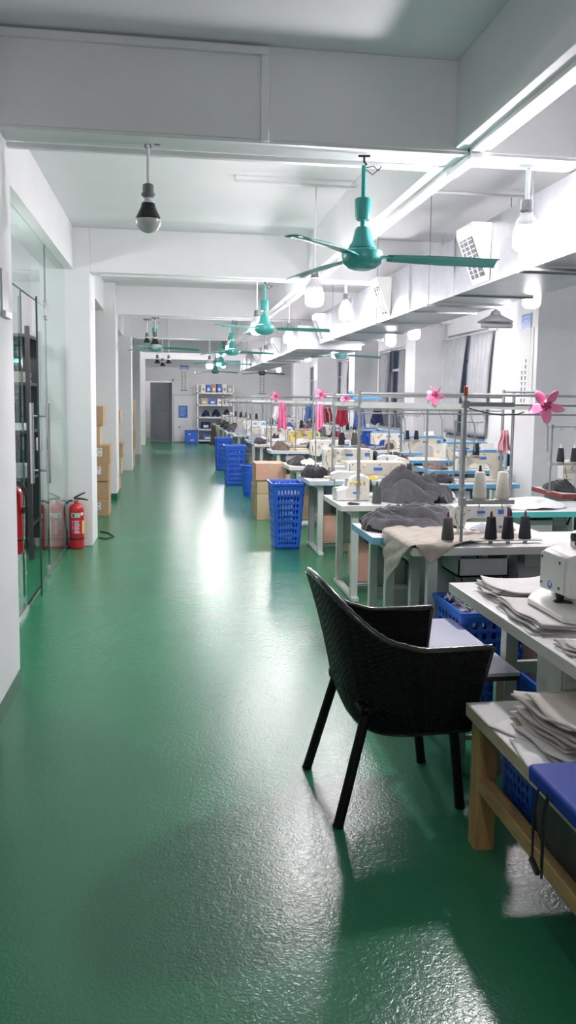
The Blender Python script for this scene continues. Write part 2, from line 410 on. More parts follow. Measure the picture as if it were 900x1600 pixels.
# black shelf inside the office
sh = thing('steel_shelf', 'black open shelf seen through the gap of the glass door', 'shelf', (-1.88, 8.0, 0))
for x in (-0.5, 0.57):
    for y in (-0.2, 0.45): box(x-0.02, y-0.02, 0, x+0.02, y+0.02, 2.2).build('post', 'shelfb', sh)
for z in (0.3, 0.75, 1.2, 1.65, 2.1): box(-0.5, -0.2, z, 0.57, 0.45, z+0.03).build('shelf_board', 'shelfb', sh)
box(-0.5, 0.44, 0.1, 0.585, 0.45, 2.13).build('back_panel', 'shelfb', sh)
pp = [(1.23, 0.06, 'white paper stack leaning on the black office shelf', 'paper'), (0.78, 0.12, 'grey paper stack on the lower board of black office shelf', 'f_mid'), (1.68, 0.1, 'grey folder pile on the upper board of black office shelf', 'f_sheet2')]
for z, h, lb, mm in pp:
    b = MB()
    for k in range(4): b.cb((0, 0, h*(k+0.5)/4), (0.26, 0.34, h/4*0.92), (0, 0, 0.1*random.uniform(-1, 1)))
    o = b.build('paper_stack', mm); o.location = (-1.48, 7.98, z); tag(o, lb, 'paper')

# ------------------------------------------------------------------ fire extinguishers
def extinguisher(label, loc, rz, s=1.0, hang=False):
    t = thing('fire_extinguisher', label, 'fire extinguisher', loc, rz)
    MB().lathe([(0.06*s, 0), (0.072*s, 0.006), (0.075*s, 0.02), (0.075*s, 0.40*s), (0.071*s, 0.425*s), (0.058*s, 0.448*s), (0.035*s, 0.463*s), (0.022*s, 0.468*s), (0.022*s, 0.478*s)], 32).build('cylinder', 'red', t)
    b = MB()
    b.lathe([(0.0765*s, 0.095*s), (0.0785*s, 0.1*s), (0.0785*s, 0.108*s), (0.0765*s, 0.113*s)], 32, cap=False)
    b.build('retaining_band', 'black', t)
    v = MB().cyl((0, 0, 0.475*s), (0, 0, 0.51*s), 0.016*s); v.cyl((-0.035*s, 0, 0.492*s), (0.02*s, 0, 0.492*s), 0.011*s)
    v.build('valve', 'chrome', t)
    l = MB()
    l.tube([(-0.02*s, 0, 0.505*s), (0.02*s, 0, 0.512*s), (0.07*s, 0, 0.508*s), (0.115*s, 0, 0.496*s)], [0.011*s, 0.011*s, 0.009*s, 0.007*s])
    l.build('carry_handle', 'black', t)
    l = MB().tube([(-0.025*s, 0, 0.515*s), (0.03*s, 0, 0.548*s), (0.09*s, 0, 0.575*s)], [0.011*s, 0.010*s, 0.006*s]); l.build('lever', 'black', t)
    h = MB().tube([(-0.03*s, 0, 0.492*s), (-0.07*s, 0, 0.49*s), (-0.11*s, -0.005, 0.455*s), (-0.118*s, -0.01, 0.38*s), (-0.108*s, -0.02, 0.27*s), (-0.095*s, -0.03, 0.17*s), (-0.092*s, -0.03, 0.105*s)], 0.0095*s)
    h.tube([(-0.092*s, -0.03, 0.105*s), (-0.092*s, -0.03, 0.035*s)], [0.012*s, 0.015*s])
    h.build('hose', 'black', t)
    def curved(a0, a1, z0, z1, name, m, r=0.0757):
        n = 14
        g = MB().grid(lambda u, w: (r*s*math.cos(a0+(a1-a0)*u), r*s*math.sin(a0+(a1-a0)*u), (z0+(z1-z0)*w)*s), n, 1)
        return g.build(name, m, t)
    d = math.radians
    curved(d(-135), d(-35), 0.155, 0.30, 'label', 'redlabel')
    curved(d(-125), d(-55), 0.325, 0.372, 'inspection_tag', 'greenpale', 0.0762)
    curved(d(-115), d(-100), 0.33, 0.365, 'tag_print', 'ink', 0.0765)
    curved(d(-38), d(0), 0.155, 0.29, 'warning_label', 'yellow', 0.0762)
    curved(d(-50), d(-25), 0.345, 0.375, 'sticker', 'paper', 0.0764)
    if hang: MB().cb((-0.07*s, -0.05*s, 0.30*s), (0.02, 0.06*s, 0.03), (0, 0, 0)).build('wall_bracket', 'black', t)
    pr = MB()
    for k in range(9):
        z = 0.165+0.015*k
        for a, bb in ((-118, -105), (-100, -58)):
            if random.random() < 0.85:
                a0, a1 = d(a), d(bb-random.uniform(0, 12))
                pr.grid(lambda u, w, a0=a0, a1=a1, z=z: (0.0763*s*math.cos(a0+(a1-a0)*u), 0.0763*s*math.sin(a0+(a1-a0)*u), (z+0.006*w)*s), 6, 1)
    pr.build('label_print', 'paper', t)
    return t
extinguisher('red fire extinguisher with black hose standing before the second white column', (-0.952, 8.37, 0.0), 0)
extinguisher('red fire extinguisher half hidden behind the nearest left column', (-0.845, 4.435, 0.70), 2.6, 0.80, hang=True)

# ------------------------------------------------------------------ ceiling fans
def make_fan(label, loc, rz, m='teal', drop=0.0, group=None, R=0.70, hookm='black'):
    t = thing('ceiling_fan', label, 'ceiling fan', loc, rz, group)
    d = drop
    h = MB(); h.tube([(0, 0, 0), (0, 0, -0.03), (0.012, 0, -0.045), (0, 0, -0.06)], 0.006); h.cyl((-0.03, 0, -0.002), (0.03, 0, -0.002), 0.006)
    h.tube([(0.01, 0, -0.06), (0.05, 0.01, -0.05), (0.075, 0.0, -0.075), (0.09, 0.01, -0.05)], 0.0028, 6); h.tube([(0.01, 0, -0.07), (0.045, 0.0, -0.095), (0.085, 0.0, -0.06)], 0.0025, 6)
    h.build('hook_wires', hookm, t)
    MB().cyl((0, 0, -0.05), (0, 0, -0.24-d), 0.0125, n=16).build('down_rod', m, t)
    MB().lathe([(0.030, -0.325-d), (0.037, -0.32-d), (0.041, -0.30-d), (0.045, -0.225-d), (0.041, -0.215-d), (0.014, -0.213-d)], 28).build('canopy_cup', m, t)
    MB().cyl((0, 0, -0.31-d), (0, 0, -0.37-d), 0.014, n=16).build('neck', m, t)
    MB().lathe([(0.072, -0.468-d), (0.070, -0.455-d), (0.056, -0.435-d), (0.046, -0.40-d), (0.040, -0.37-d), (0.030, -0.358-d), (0.014, -0.355-d)], 32).build('bell_cover', m, t)
    MB().lathe([(0.045, -0.575-d), (0.075, -0.566-d), (0.098, -0.548-d), (0.106, -0.53-d), (0.108, -0.50-d), (0.106, -0.485-d), (0.09, -0.475-d), (0.068, -0.472-d)], 40).build('motor_housing', m, t)
    for k in range(3):
        a = 2*PI*k/3
        mx = Matrix.Rotation(a, 4, 'Z')
        br = MB(); br.m = mx
        br.bx(0.08, -0.02, -0.512-d, 0.16, 0.02, -0.505-d)
        b = MB(); b.m = mx @ Matrix.Translation((0, 0, -0.505-d)) @ Matrix.Rotation(math.radians(-11), 4, 'X')
        def bl(u, v):
            r = 0.13+u*(R-0.13)
            w = 0.085+0.045*min(1, u*2.2)-0.012*u
            return (r, (v-0.5)*w+(0.012*math.sin(u*3)), -0.012*(2*v-1)**2-0.02*u*u)
        b.grid(bl, 14, 6)
        bo = b.build('blade', m, t, solid=0.004)
        br.build('blade_bracket', m, bo)
    return t
make_fan('teal three-blade ceiling fan hung from the nearest beam', (0.99, 4.15, 2.80), math.radians(-8))
make_fan('teal ceiling fan hung from the second beam, behind the largest fan', (1.0, 8.6, 2.81), math.radians(-18))
make_fan('teal ceiling fan hung from the third beam over the tables', (0.98, 12.85, 2.81), math.radians(10))
make_fan('teal ceiling fan hung from the fourth beam over the tables', (1.09, 17.42, 2.81), math.radians(-30))
make_fan('teal ceiling fan hung from the fifth beam nearest the back wall', (1.25, 22.4, 2.81), math.radians(20))
make_fan('teal ceiling fan over the green aisle, left of the other fans', (-0.23, 12.85, 2.79), math.radians(6), drop=-0.06)
make_fan('pale blue ceiling fan behind the air duct near the right columns', (2.75, 12.9, 2.79), math.radians(5), 'teal_pale')
make_fan('dark ceiling fan beyond the air duct near the bright back corner', (2.55, 22.4, 2.79), math.radians(15), 'grille')

# ------------------------------------------------------------------ lamps
def make_lit(label, loc, L, s=1.0, group=None, gl='lit'):
    t = thing('ceiling_lamp', label, 'lamp', loc, 0, group)
    MB().tube([(0, 0, 0), (0.0, 0, -L*0.5), (0.0, 0, -L)], 0.013 if L < 0.4 else 0.008, 10).build('stem', 'plastic_w', t)
    b = MB().lathe([(0.012, -L+0.005), (0.026, -L), (0.029, -L-0.01), (0.029, -L-0.045), (0.035, -L-0.048), (0.035, -L-0.058), (0.026, -L-0.062), (0.022, -L-0.075)], 20)
    b.build('socket', 'lampgrey', t)
    rb = MB(); n = 48
    def rib(u, v):
        a = 2*PI*u; r = (0.024+0.038*min(1, v*1.6)**0.8)*s*(1+0.03*math.sin(a*16))
        return (r*math.cos(a), r*math.sin(a), -L-0.065-0.095*v*s)
    rb.grid(rib, 96, 8); rb.build('ribbed_body', 'bulbrib', t)
    z0 = -L-0.065-0.095*s
    pr = [(0.063*s, z0), (0.067*s, z0-0.02*s), (0.067*s, z0-0.06*s), (0.062*s, z0-0.085*s), (0.048*s, z0-0.10*s), (0.02*s, z0-0.107*s), (0.001, z0-0.108*s)]
    MB().lathe(pr[::-1], 28).build('globe', gl, t)
    return t
LAMPS = [
 ((1.905, 4.2, 2.80), 0.17, 1.0, 'glowing bulb lamp on a white stem under the nearest beam, before the duct'),
 ((1.125, 6.3, 3.20), 0.64, 1.08, 'glowing bulb lamp on a long stem, left of the largest teal fan motor'),
 ((2.93, 6.3, 2.62), 0.02, 1.08, 'glowing bulb lamp hung just below the near end of the air duct'),
 ((1.88, 8.6, 2.81), 0.12, 1.05, 'glowing bulb lamp against the left face of the air duct'),
 ((0.96, 9.0, 3.25), 0.72, 1.0, 'glowing bulb lamp just under the second teal ceiling fan'),
 ((1.56, 10.6, 3.25), 0.70, 1.0, 'glowing bulb lamp before the end of the air duct'),
 ((0.98, 13.3, 3.25), 0.68, 1.0, 'glowing bulb lamp just under the third teal ceiling fan'),
 ((2.73, 13.2, 2.81), 0.30, 1.0, 'glowing bulb lamp below the pale blue fan'),
 ((2.95, 10.6, 3.25), 0.70, 1.0, 'glowing bulb lamp between the two nearest right columns, left one'),
 ((3.18, 10.3, 3.25), 0.60, 1.15, 'glowing bulb lamp beside the white right column edge'),
 ((0.84, 17.3, 2.81), 0.36, 1.0, 'glowing bulb lamp beside the fourth teal fan, near the shelf'),
 ((1.75, 14.8, 3.25), 0.72, 1.0, 'glowing bulb lamp left of the further duct outlet'),
 ((3.0, 17.5, 2.81), 0.15, 1.0, 'glowing bulb lamp behind the further duct end'),
 ((2.6, 20.0, 3.25), 0.6, 1.0, 'glowing bulb lamp near the far end of the duct'),
 ((3.3, 24.5, 3.25), 0.6, 1.0, 'glowing bulb lamp before the bright back corner wall'),
 ((1.6, 24.5, 3.25), 0.5, 1.0, 'glowing bulb lamp above the last tables by the back wall'),
]
for p, L, s, lb in LAMPS: make_lit(lb, p, L, s, None, 'lit_near' if p[1] < 5 else 'lit_far' if p[1] > 17 else ('lit_low' if p[0] > 2.5 else 'lit'))
def make_unlit(label, loc, L, s=1.0, white=True):
    t = thing('bulb_lamp', label, 'lamp', loc)
    b = MB().cb((-0.015, 0, -0.012), (0.075, 0.03, 0.02)); b.cb((0.045, 0.0, -0.014), (0.03, 0.025, 0.024)); b.tube([(0.014*math.cos(a), 0, -0.035+0.014*math.sin(a)) for a in [k*PI/5 for k in range(10)]], 0.004, 6, True)
    b.build('ceiling_clip', 'lampgrey', t)
    MB().tube([(0, 0, -0.04), (0.0, 0, -L)], 0.009, 10).build('stem', 'plastic_w', t)
    z = -L
    MB().lathe([(0.02*s, z-0.072*s), (0.028*s, z-0.066*s), (0.034*s, z-0.06*s), (0.034*s, z-0.05*s), (0.028*s, z-0.047*s), (0.027*s, z-0.008*s), (0.012*s, z)], 24).build('socket', 'lampgrey', t)
    MB().lathe([(0.030*s, z-0.10*s), (0.032*s, z-0.093*s), (0.02*s, z-0.085*s), (0.018*s, z-0.066*s)], 24).build('collar', 'plastic_w', t)
    MB().lathe([(0.062*s, z-0.176*s), (0.064*s, z-0.172*s), (0.05*s, z-0.145*s), (0.037*s, z-0.118*s), (0.033*s, z-0.098*s)], 32).build('black_shroud', 'dark', t)
    if white:
        pr = [(0.064*s*math.cos(a), z-0.178*s-0.066*s*math.sin(a)) for a in [k*PI/2/9 for k in range(10)]]
        pr[-1] = (0.001, pr[-1][1])
        MB().lathe(pr[::-1], 32).build('globe', 'bulbglass', t)
    return t
make_unlit('unlit white bulb with black shroud hung over the aisle from the nearest beam', (-0.105, 4.2, 2.835), 0.215)
make_unlit('small unlit white bulb hung from the aisle fan in the distance', (-0.22, 12.6, 2.78), 0.22, 1.1)
make_unlit('small black cone lamp over the far aisle, left one of three', (-0.26, 17.2, 3.25), 0.80, 1.0, False)
make_unlit('small black cone lamp over the far aisle, right one of three', (-0.02, 17.2, 3.25), 0.80, 1.0, False)
make_unlit('small black cone lamp over the far aisle, lowest of three', (-0.16, 18.6, 3.25), 0.80, 1.0, False)
make_unlit('small black cone lamp left of the aisle fan', (-0.36, 13.2, 2.81), 0.22, 0.9, False)
make_lit('added unseen fill lamp over the space behind the camera, right', (1.15, -3.6, 3.25), 0.7)  # unseen fill light, added to brighten the near beam and ceiling
make_lit('added unseen fill lamp above the camera, middle', (0.5, 0.2, 3.25), 0.75, 0.8, None, 'lit_low')  # added above the view to light the near ceiling
make_lit('added fill lamp inside the office behind the glass partition', (-1.9, 6.2, 3.25), 0.5, 1.0, None, 'lit_far')  # added to brighten the office seen through the glass
make_lit('added unseen fill lamp in the passage beyond the back doorway', (-0.2, YB+1.6, 3.25), 0.4, 1.0, None, 'lit_low')  # added above the doorway's view to light the dark passage
make_lit('added fill lamp tucked out of sight between the last two beams over the aisle', (0.4, 24.8, 3.25), 0.02, 1.0, None, 'lit_far')  # invented lamp, kept out of sight, to brighten the back wall
# grey conical pendant
t = thing('pendant_lamp', 'grey conical pendant lamp near the window below the duct', 'lamp', (3.0, 7.2, 2.80))
MB().cyl((0, 0, 0), (0, 0, -0.41), 0.006).build('cord', 'dark', t)
MB().lathe([(0.16, -0.515), (0.165, -0.512), (0.155, -0.50), (0.05, -0.445), (0.035, -0.41), (0.012, -0.40)], 36).build('shade', 'galv', t)
box(-0.13, -0.035, -0.56, 0.16, 0.035, -0.52).build('light_bar', 'lampgrey', t, 0.008)
MB().cyl((0, 0, -0.53), (0, 0, -0.40), 0.01).build('holder', 'lampgrey', t)

# ------------------------------------------------------------------ air duct
def duct(name, label, x0, x1, z0, z1, y0, y1, outlets, rods):
    t = thing(name, label, 'air duct', (x0, y0, z0))
    W, Hh, L = x1-x0, z1-z0, y1-y0
    MB().bx(0, 0, 0, W, L, Hh).build('duct_body', 'galv', t, 0.004)
    sm = MB(); n = int(L/1.16)
    for k in range(n+1):
        y = min(L-0.012, k*1.16+0.3)
        sm.bx(-0.012, y-0.012, -0.012, W+0.012, y+0.012, 0.0); sm.bx(-0.012, y-0.012, 0, 0.0, y+0.012, Hh+0.01); sm.bx(W, y-0.012, 0, W+0.012, y+0.012, Hh+0.01)
    sm.bx(-0.008, 0, -0.008, 0.01, L, 0.006)
    sm.build('flange', 'galv', t)
    for (ya, wd) in outlets:
        o = MB(); y = ya-y0; zt, zb, d = Hh-0.03, 0.012, 0.14
        o.add([(0, y, zt), (-d, y, zt), (-d-0.0, y, zt-0.05), (-0.005, y, zb), (0, y+wd, zt), (-d, y+wd, zt), (-d, y+wd, zt-0.05), (-0.005, y+wd, zb)],
              [(0, 1, 2, 3), (7, 6, 5, 4), (0, 4, 5, 1), (1, 5, 6, 2), (2, 6, 7, 3)])
        ob = o.build('outlet', 'whitem', t, 0.003)
        g = MB(); p0 = Vector((-d, 0, zt-0.05)); p1 = Vector((-0.005, 0, zb)); dr = (p1-p0); nn = Vector((dr.z, 0, -dr.x)).normalized()
        if nn.x > 0: nn = -nn
        def q(a, b, e): return p0+dr*a+Vector((0, y+b*wd, 0))+nn*e
        def slab(a0, a1, b0, b1, e0, e1, mb):
            vs = [q(a, b, e) for e in (e0, e1) for a, b in ((a0, b0), (a1, b0), (a1, b1), (a0, b1))]
            mb.add(vs, [(3,2,1,0),(4,5,6,7),(0,1,5,4),(1,2,6,5),(2,3,7,6),(3,0,4,7)])
        slab(0.12, 0.88, 0.12, 0.88, -0.002, 0.004, g); gb = g.build('grille', 'grille', ob)
        s2 = MB()
        for k in range(8): slab(0.155+k*0.09, 0.17+k*0.09, 0.12, 0.88, 0.003, 0.010, s2)
        for k in (0.36, 0.62): slab(0.12, 0.88, k, k+0.02, 0.003, 0.013, s2)
        s2.build('louvre', 'galv', gb)
    rd = MB()
    for y in rods:
        for x in (-0.03, W+0.03): rd.cyl((x, y-y0, -0.03), (x, y-y0, 3.25-z0), 0.005, n=8)
        rd.bx(-0.05, y-y0-0.015, -0.03, W+0.05, y-y0+0.015, -0.012)
    rd.build('hanger_rod', 'pipe', t)
    return t
duct('air_duct', 'long galvanised air duct hung under the ceiling on the right', 2.15, 2.78, 2.36, 2.785, 2.2, 11.5, [(5.28, 0.30), (7.75, 0.30), (11.15, 0.30)], [3.6, 4.6, 6.5, 8.2, 10.5])
d2 = duct('air_duct', 'further galvanised air duct set lower left beyond the long duct', 1.83, 2.45, 2.28, 2.60, 12.2, 21.0, [(13.3, 0.32), (16.5, 0.32)], [13.1, 15.4, 19.0])
MB().bx(0, -0.62, 0, 0.95, 0, 0.34).build('duct_joint', 'galv', d2, 0.004)
def sstep(a, b, x):
    t = max(0, min(1, (x-a)/(b-a))); return t*t*(3-2*t)
# ------------------------------------------------------------------ wicker armchair
ch = thing('wicker_armchair', 'black woven wicker armchair standing in the foreground on the green floor', 'chair', (0.82, 2.98, 0), math.radians(4))
def shell(u, v):
    s = 2*u-1; a = abs(s); sg = 1 if s > 0 else -1
    zt = 0.655+0.235*(1-sstep(0.0, 0.68, a))
    zb = 0.325
    z = zb+(zt-zb)*v
    k = (z-0.325)/0.56
    xb = -0.155-0.02*k-0.105*k**1.6
    if k < 0.3: xb += 0.04*(1-k/0.3)**2
    xf = 0.272+0.056*min(1, k/0.6)
    hw = 0.232+0.05*min(1, k/0.6)**0.8+0.01*k
    rx = 0.20; xc = xb+rx
    if a <= 0.55:
        th = s/0.55*PI/2
        cx, sx = math.cos(th), math.sin(th)
        x = xc-rx*abs(cx)**0.72; y = hw*math.copysign(abs(sx)**0.72, sx)
    else:
        x = xc+(a-0.55)/0.45*(xf-xc); y = sg*hw
    return Vector((x, y, z))
NR, NW = 44, 64
def weave(u, v):
    p = shell(u, v); e = 1e-3
    du = shell(min(1, u+e), v)-shell(max(0, u-e), v)
    n = Vector((du.y, -du.x, 0)).normalized()
    r = v*NR; f = r-math.floor(r); row = math.floor(r)
    amp = math.sqrt(max(0, 1-(2*f-1)**2))
    return p+n*(amp*0.0028+amp*0.0026*math.cos(2*PI*u*NW+PI*row))
rs = random.Random(3)
def hole(i, j):
    return 8 < j < 60 and (j % 5 == 0) and (i % 4 == 2) and rs.random() < (0.85 if (30 < i < 110 or 170 < i < 250) else 0.4)
MB().grid(weave, 280, NR*5, hole).build('woven_shell', 'rattan', ch, solid=0.011, ang=60)
rim = [shell(k/90, 1.0) for k in range(91)]
g = MB(); pts = []; 
g.tube([p+Vector((0, 0, 0.0)) for p in rim], [0.0125+0.0012*math.cos(k*PI) for k in range(91)], 10)
g.build('braided_rim', 'rattan_rim', ch, ang=60)
g = MB()
for u in (0.0, 1.0): g.tube([shell(u, v/12) for v in range(13)], 0.012, 8)
g.tube([shell(k/60, 0.0) for k in range(61)], 0.012, 8)
g.build('edge_binding', 'rattan_rim', ch, ang=60)
def seatfn(u, v):
    x = -0.15+0.39*u; hw = 0.225; y = (2*v-1)*hw
    return (x, y, 0.435+0.0025*math.cos(u*70)*math.cos(v*80)-0.02*math.sin(PI*u)*math.sin(PI*v))
MB().grid(seatfn, 70, 70).build('seat', 'rattan', ch, solid=0.03, ang=60)
for (xt, yt, x0, y0) in ((-0.125, -0.205, -0.235, -0.245), (-0.125, 0.205, -0.235, 0.235), (0.215, -0.205, 0.265, -0.195), (0.215, 0.205, 0.265, 0.20)):
    def lp(t): return Vector((xt+(x0-xt)*t, yt+(y0-yt)*t, 0.40*(1-t)))
    n = 60; b = MB()
    b.tube([lp(k/n) for k in range(n+1)], [0.0185+0.0014*(k % 2) for k in range(n+1)], 14)
    b.tube([lp(0.985), lp(1.0)], 0.021, 14)
    b.build('leg', 'rattan', ch, ang=60)

# ------------------------------------------------------------------ wooden bench, right foreground
wb = thing('wooden_bench', 'low pine workbench with grey top in the right foreground', 'workbench', (1.03, 2.59, 0))
box(0, -2.3, 0.458, 0.62, 0, 0.50).build('top', 'lam', wb, 0.003)
b = MB(); b.bx(-0.004, -2.3, 0.455, 0.0, 0.004, 0.499); b.bx(0, 0, 0.455, 0.62, 0.004, 0.499); b.build('edge_strip', 'plyedge', wb)
for x, y in ((0.012, -0.085), (0.012, -2.1), (0.53, -0.085), (0.53, -2.1)):
    box(x, y, 0, x+0.07, y+0.07, 0.458).build('leg', 'wood', wb, 0.003)
for x in (0.015, 0.545):
    box(x, -2.03, 0.215, x+0.045, -0.085, 0.265).build('rail', 'wood_h', wb, 0.003)
box(0.06, -2.1, 0.20, 0.545, -0.09, 0.215).build('lower_shelf', 'plyedge', wb)
b = MB()
for y in (-0.065, -0.045): 
    for z in (0.23, 0.25): b.cyl((0.010, y, z), (0.013, y, z), 0.004, n=8)
b.build('bolt', 'pipe', wb)
pad = MB().bx(0, 0, 0, 0.68, 1.2, 0.05).build('padded_board', 'vinyl', None, 0.012, seg=3); pad.location = (0.985, 0.82, 0.50)
tag(pad, 'royal blue vinyl pad lying on the low pine workbench', 'pad')
cd = MB()
for k, (dx, dy) in enumerate(((0, 0), (0.012, -0.03), (0.004, -0.05))):
    cd.tube([(dx, dy, 0.52-0.0*k), (dx-0.012, dy, 0.45), (dx-0.005, dy+0.01, 0.39), (dx-0.012, dy-0.005, 0.33-0.015*k)], 0.0035, 6)
cd.cb((-0.012, -0.02, 0.315), (0.012, 0.05, 0.012), (0.3, 0.2, 0)); cdo = cd.build('tie_cord', 'black'); cdo.location = (0.975, 1.93, 0)
tag(cdo, 'black cord hanging from the edge of the blue vinyl pad', 'cord')

# ------------------------------------------------------------------ stacks of cut cloth
def sheet_stack(loc, dims, n, rz, mats, base_label, group, top_label, seed, fan=0.05, th=0.006, wav=0.012):
    R = random.Random(seed); z = 0
    for k in range(n):
        sx, sy = dims[0]*(1-0.1*R.random()), dims[1]*(1-0.08*R.random())
        ph, ph2 = R.uniform(0, 6), R.uniform(0, 6); lift = wav*(0.4+k/n)
        b = MB()
        def f(u, v, sx=sx, sy=sy, ph=ph, ph2=ph2, lift=lift):
            x, y = (u-0.5)*sx, (v-0.5)*sy
            ed = max(0, abs(u-0.5)*2-0.5)*2
            e2 = max(0, abs(v-0.5)*2-0.6)*2
            return (x+0.008*math.sin(v*9+ph), y+0.006*math.sin(u*8+ph2), lift*(0.5+0.5*math.sin(v*7+0.3*ph))*ed**2*0.55+lift*0.4*(0.5+0.5*math.sin(u*6+ph2*0.3))*e2**2)
        b.grid(f, 22, 22)
        o = b.build('cloth_piece', mats[k % len(mats)] if k < n-1 else mats[0], None, solid=th, soff=1)
        o.location = (loc[0]+fan*(R.random()-0.5)-fan*0.25*(1-k/n), loc[1]+fan*(R.random()-0.5), loc[2]+z)
        o.rotation_euler = (0, 0, rz+R.uniform(-0.09, 0.09)*(1 if k < n-1 else 0.5))
        z += th+0.0012
        if k == n-1: tag(o, top_label, 'cloth')
        else: tag(o, base_label, 'cloth', group)
    return z
sheet_stack((1.40, 2.24, 0.502), (0.52, 0.32), 15, 0.10, ['f_sheet', 'f_sheet2', 'f_sheet2', 'f_white2'], 'beige-grey cut cloth piece within the stack on the low workbench', 'cut cloth pieces stacked on the low workbench', 'top beige cloth piece of the stack on the low workbench', 5, 0.085, 0.0062, 0.022)
for k, (x, y, r, lb) in enumerate([(1.135, 2.33, 0.5, 'loose white paper pattern beside the cloth stack on the workbench'), (1.11, 2.17, -0.15, 'white paper pattern nearest the blue pad on the workbench')]):
    b = MB().grid(lambda u, v: ((u-0.5)*0.16, (v-0.5)*0.2, 0.004+0.006*math.sin(u*7)*math.sin(v*6)**2), 14, 14)
    o = b.build('paper_pattern', 'paper', None, solid=0.0015); o.location = (x, y, 0.502); o.rotation_euler = (0, 0, r); tag(o, lb, 'paper')

# ------------------------------------------------------------------ lilac-topped sewing bench
lb_ = thing('sewing_bench', 'low bench with glossy lilac-white top and dark edge beside the wicker armchair', 'bench', (1.115, 3.0, 0))
box(0, 0, 0.437, 0.30, 0.82, 0.452).build('top', 'lamblue', lb_, 0.002)
box(0, 0, 0.418, 0.30, 0.82, 0.437).build('edge_board', 'brownedge', lb_, 0.002)
for x in (0.06, 0.22):
    for y in (0.05, 0.73): box(x, y, 0, x+0.035, y+0.035, 0.418).build('leg', 'steel', lb_, 0.002)
b = MB(); b.bx(0.07, 0.06, 0.15, 0.08, 0.75, 0.17); b.bx(0.06, 0.055, 0.15, 0.25, 0.065, 0.17); b.build('stretcher', 'steel', lb_)

# ------------------------------------------------------------------ crates and baskets
def lattice(label, name, cat, loc, wt, dt, h, taper=0.82, bands=8, cols=9, rz=0, m='bluecrate', group=None, nz=3, margin=0.22):
    t = thing(name, label, cat, loc, rz, group)
    wb_, db_ = wt*taper, dt*taper
    b = MB()
    def side(p0, p1, q0, q1, n):
        nu, nv = n*2+1, bands*nz
        mu = max(1, int(nu*margin/2))
        def skip(i, j):
            return mu <= i < nu-mu and (i-mu) % 2 == 1 and (j % nz) != 0 and 1 < j < nv-nz
        b.grid(lambda u, v: Vector(p0)*(1-u)*(1-v)+Vector(p1)*u*(1-v)+Vector(q0)*(1-u)*v+Vector(q1)*u*v, nu, nv, skip)
    B = [(-wb_/2, -db_/2, 0.004), (wb_/2, -db_/2, 0.004), (wb_/2, db_/2, 0.004), (-wb_/2, db_/2, 0.004)]
    T = [(-wt/2, -dt/2, h), (wt/2, -dt/2, h), (wt/2, dt/2, h), (-wt/2, dt/2, h)]
    side(B[0], B[1], T[0], T[1], cols); side(B[1], B[2], T[1], T[2], cols); side(B[2], B[3], T[2], T[3], cols); side(B[3], B[0], T[3], T[0], cols)
    b.build('lattice_wall', m, t, solid=0.006, soff=0)
    box(-wb_/2, -db_/2, 0, wb_/2, db_/2, 0.008).build('base', m, t)
    r = MB(); e = 0.014
    r.bx(-wt/2-e, -dt/2-e, h-0.022, wt/2+e, -dt/2+0.002, h+0.004); r.bx(-wt/2-e, dt/2-0.002, h-0.022, wt/2+e, dt/2+e, h+0.004)
    r.bx(-wt/2-e, -dt/2, h-0.022, -wt/2+0.002, dt/2, h+0.004); r.bx(wt/2-0.002, -dt/2, h-0.022, wt/2+e, dt/2, h+0.004)
    r.build('rim', m, t, 0.003)
    if h > 0.4:
        k = MB()
        for f in (0.2, 0.45, 0.7):
            w2, d2 = (wb_+(wt-wb_)*f)/2+0.006, (db_+(dt-db_)*f)/2+0.006; z = h*f
            k.bx(-w2, -d2, z-0.008, w2, -d2+0.008, z+0.008); k.bx(-w2, d2-0.008, z-0.008, w2, d2, z+0.008)
            k.bx(-w2, -d2, z-0.008, -w2+0.008, d2, z+0.008); k.bx(w2-0.008, -d2, z-0.008, w2, d2, z+0.008)
        k.build('reinforcing_band', m, t)
    return t
lattice('tall blue lattice basket nearest the armchair, with cloth scraps inside', 'laundry_basket', 'basket', (1.205, 8.28, 0), 0.33, 0.42, 0.69, 0.76, 10, 9)
lattice('tall blue lattice basket nearest the camera of the far pair by the aisle', 'laundry_basket', 'basket', (1.16, 14.5, 0), 0.38, 0.45, 0.71, 0.86, 8, 6)
lattice('tall blue lattice basket furthest down the aisle beside the tables', 'laundry_basket', 'basket', (1.155, 17.5, 0), 0.36, 0.45, 0.70, 0.86, 8, 6)
lattice('small blue lattice crate under the low pine workbench', 'plastic_crate', 'crate', (1.265, 2.375, 0.217), 0.29, 0.24, 0.20, 0.94, 5, 7)
lattice('blue crate heaped with grey cloth scraps under the nearest sewing table', 'plastic_crate', 'crate', (1.60, 3.85, 0.262), 0.38, 0.40, 0.26, 0.92, 5, 7)
lattice('blue crate standing on the floor under the crate of grey scraps', 'plastic_crate', 'crate', (1.60, 3.85, 0), 0.38, 0.40, 0.25, 0.94, 5, 7)
lattice('blue crate holding a brown carton behind the nearest table leg', 'plastic_crate', 'crate', (1.86, 3.52, 0), 0.36, 0.36, 0.25, 0.92, 5, 7)
b = MB().bx(-0.13, -0.14, 0, 0.13, 0.14, 0.42); o = b.build('carton', 'cartonp', None, 0.003); o.location = (1.86, 3.52, 0.009); tag(o, 'reddish brown carton standing in a blue crate under the nearest sewing table', 'box')
bk = thing('bucket', 'round blue plastic bin between the carton stack and the far baskets', 'bin', (1.27, 12.75, 0))
MB().lathe([(0.105, 0.0), (0.108, 0.01), (0.14, 0.48)], 28).build('bin_wall', 'bluecrate', bk)
MB().lathe([(0.137, 0.475), (0.152, 0.478), (0.155, 0.495), (0.137, 0.50)], 28, cap=False).build('rim', 'bluecrate', bk)
r = MB()
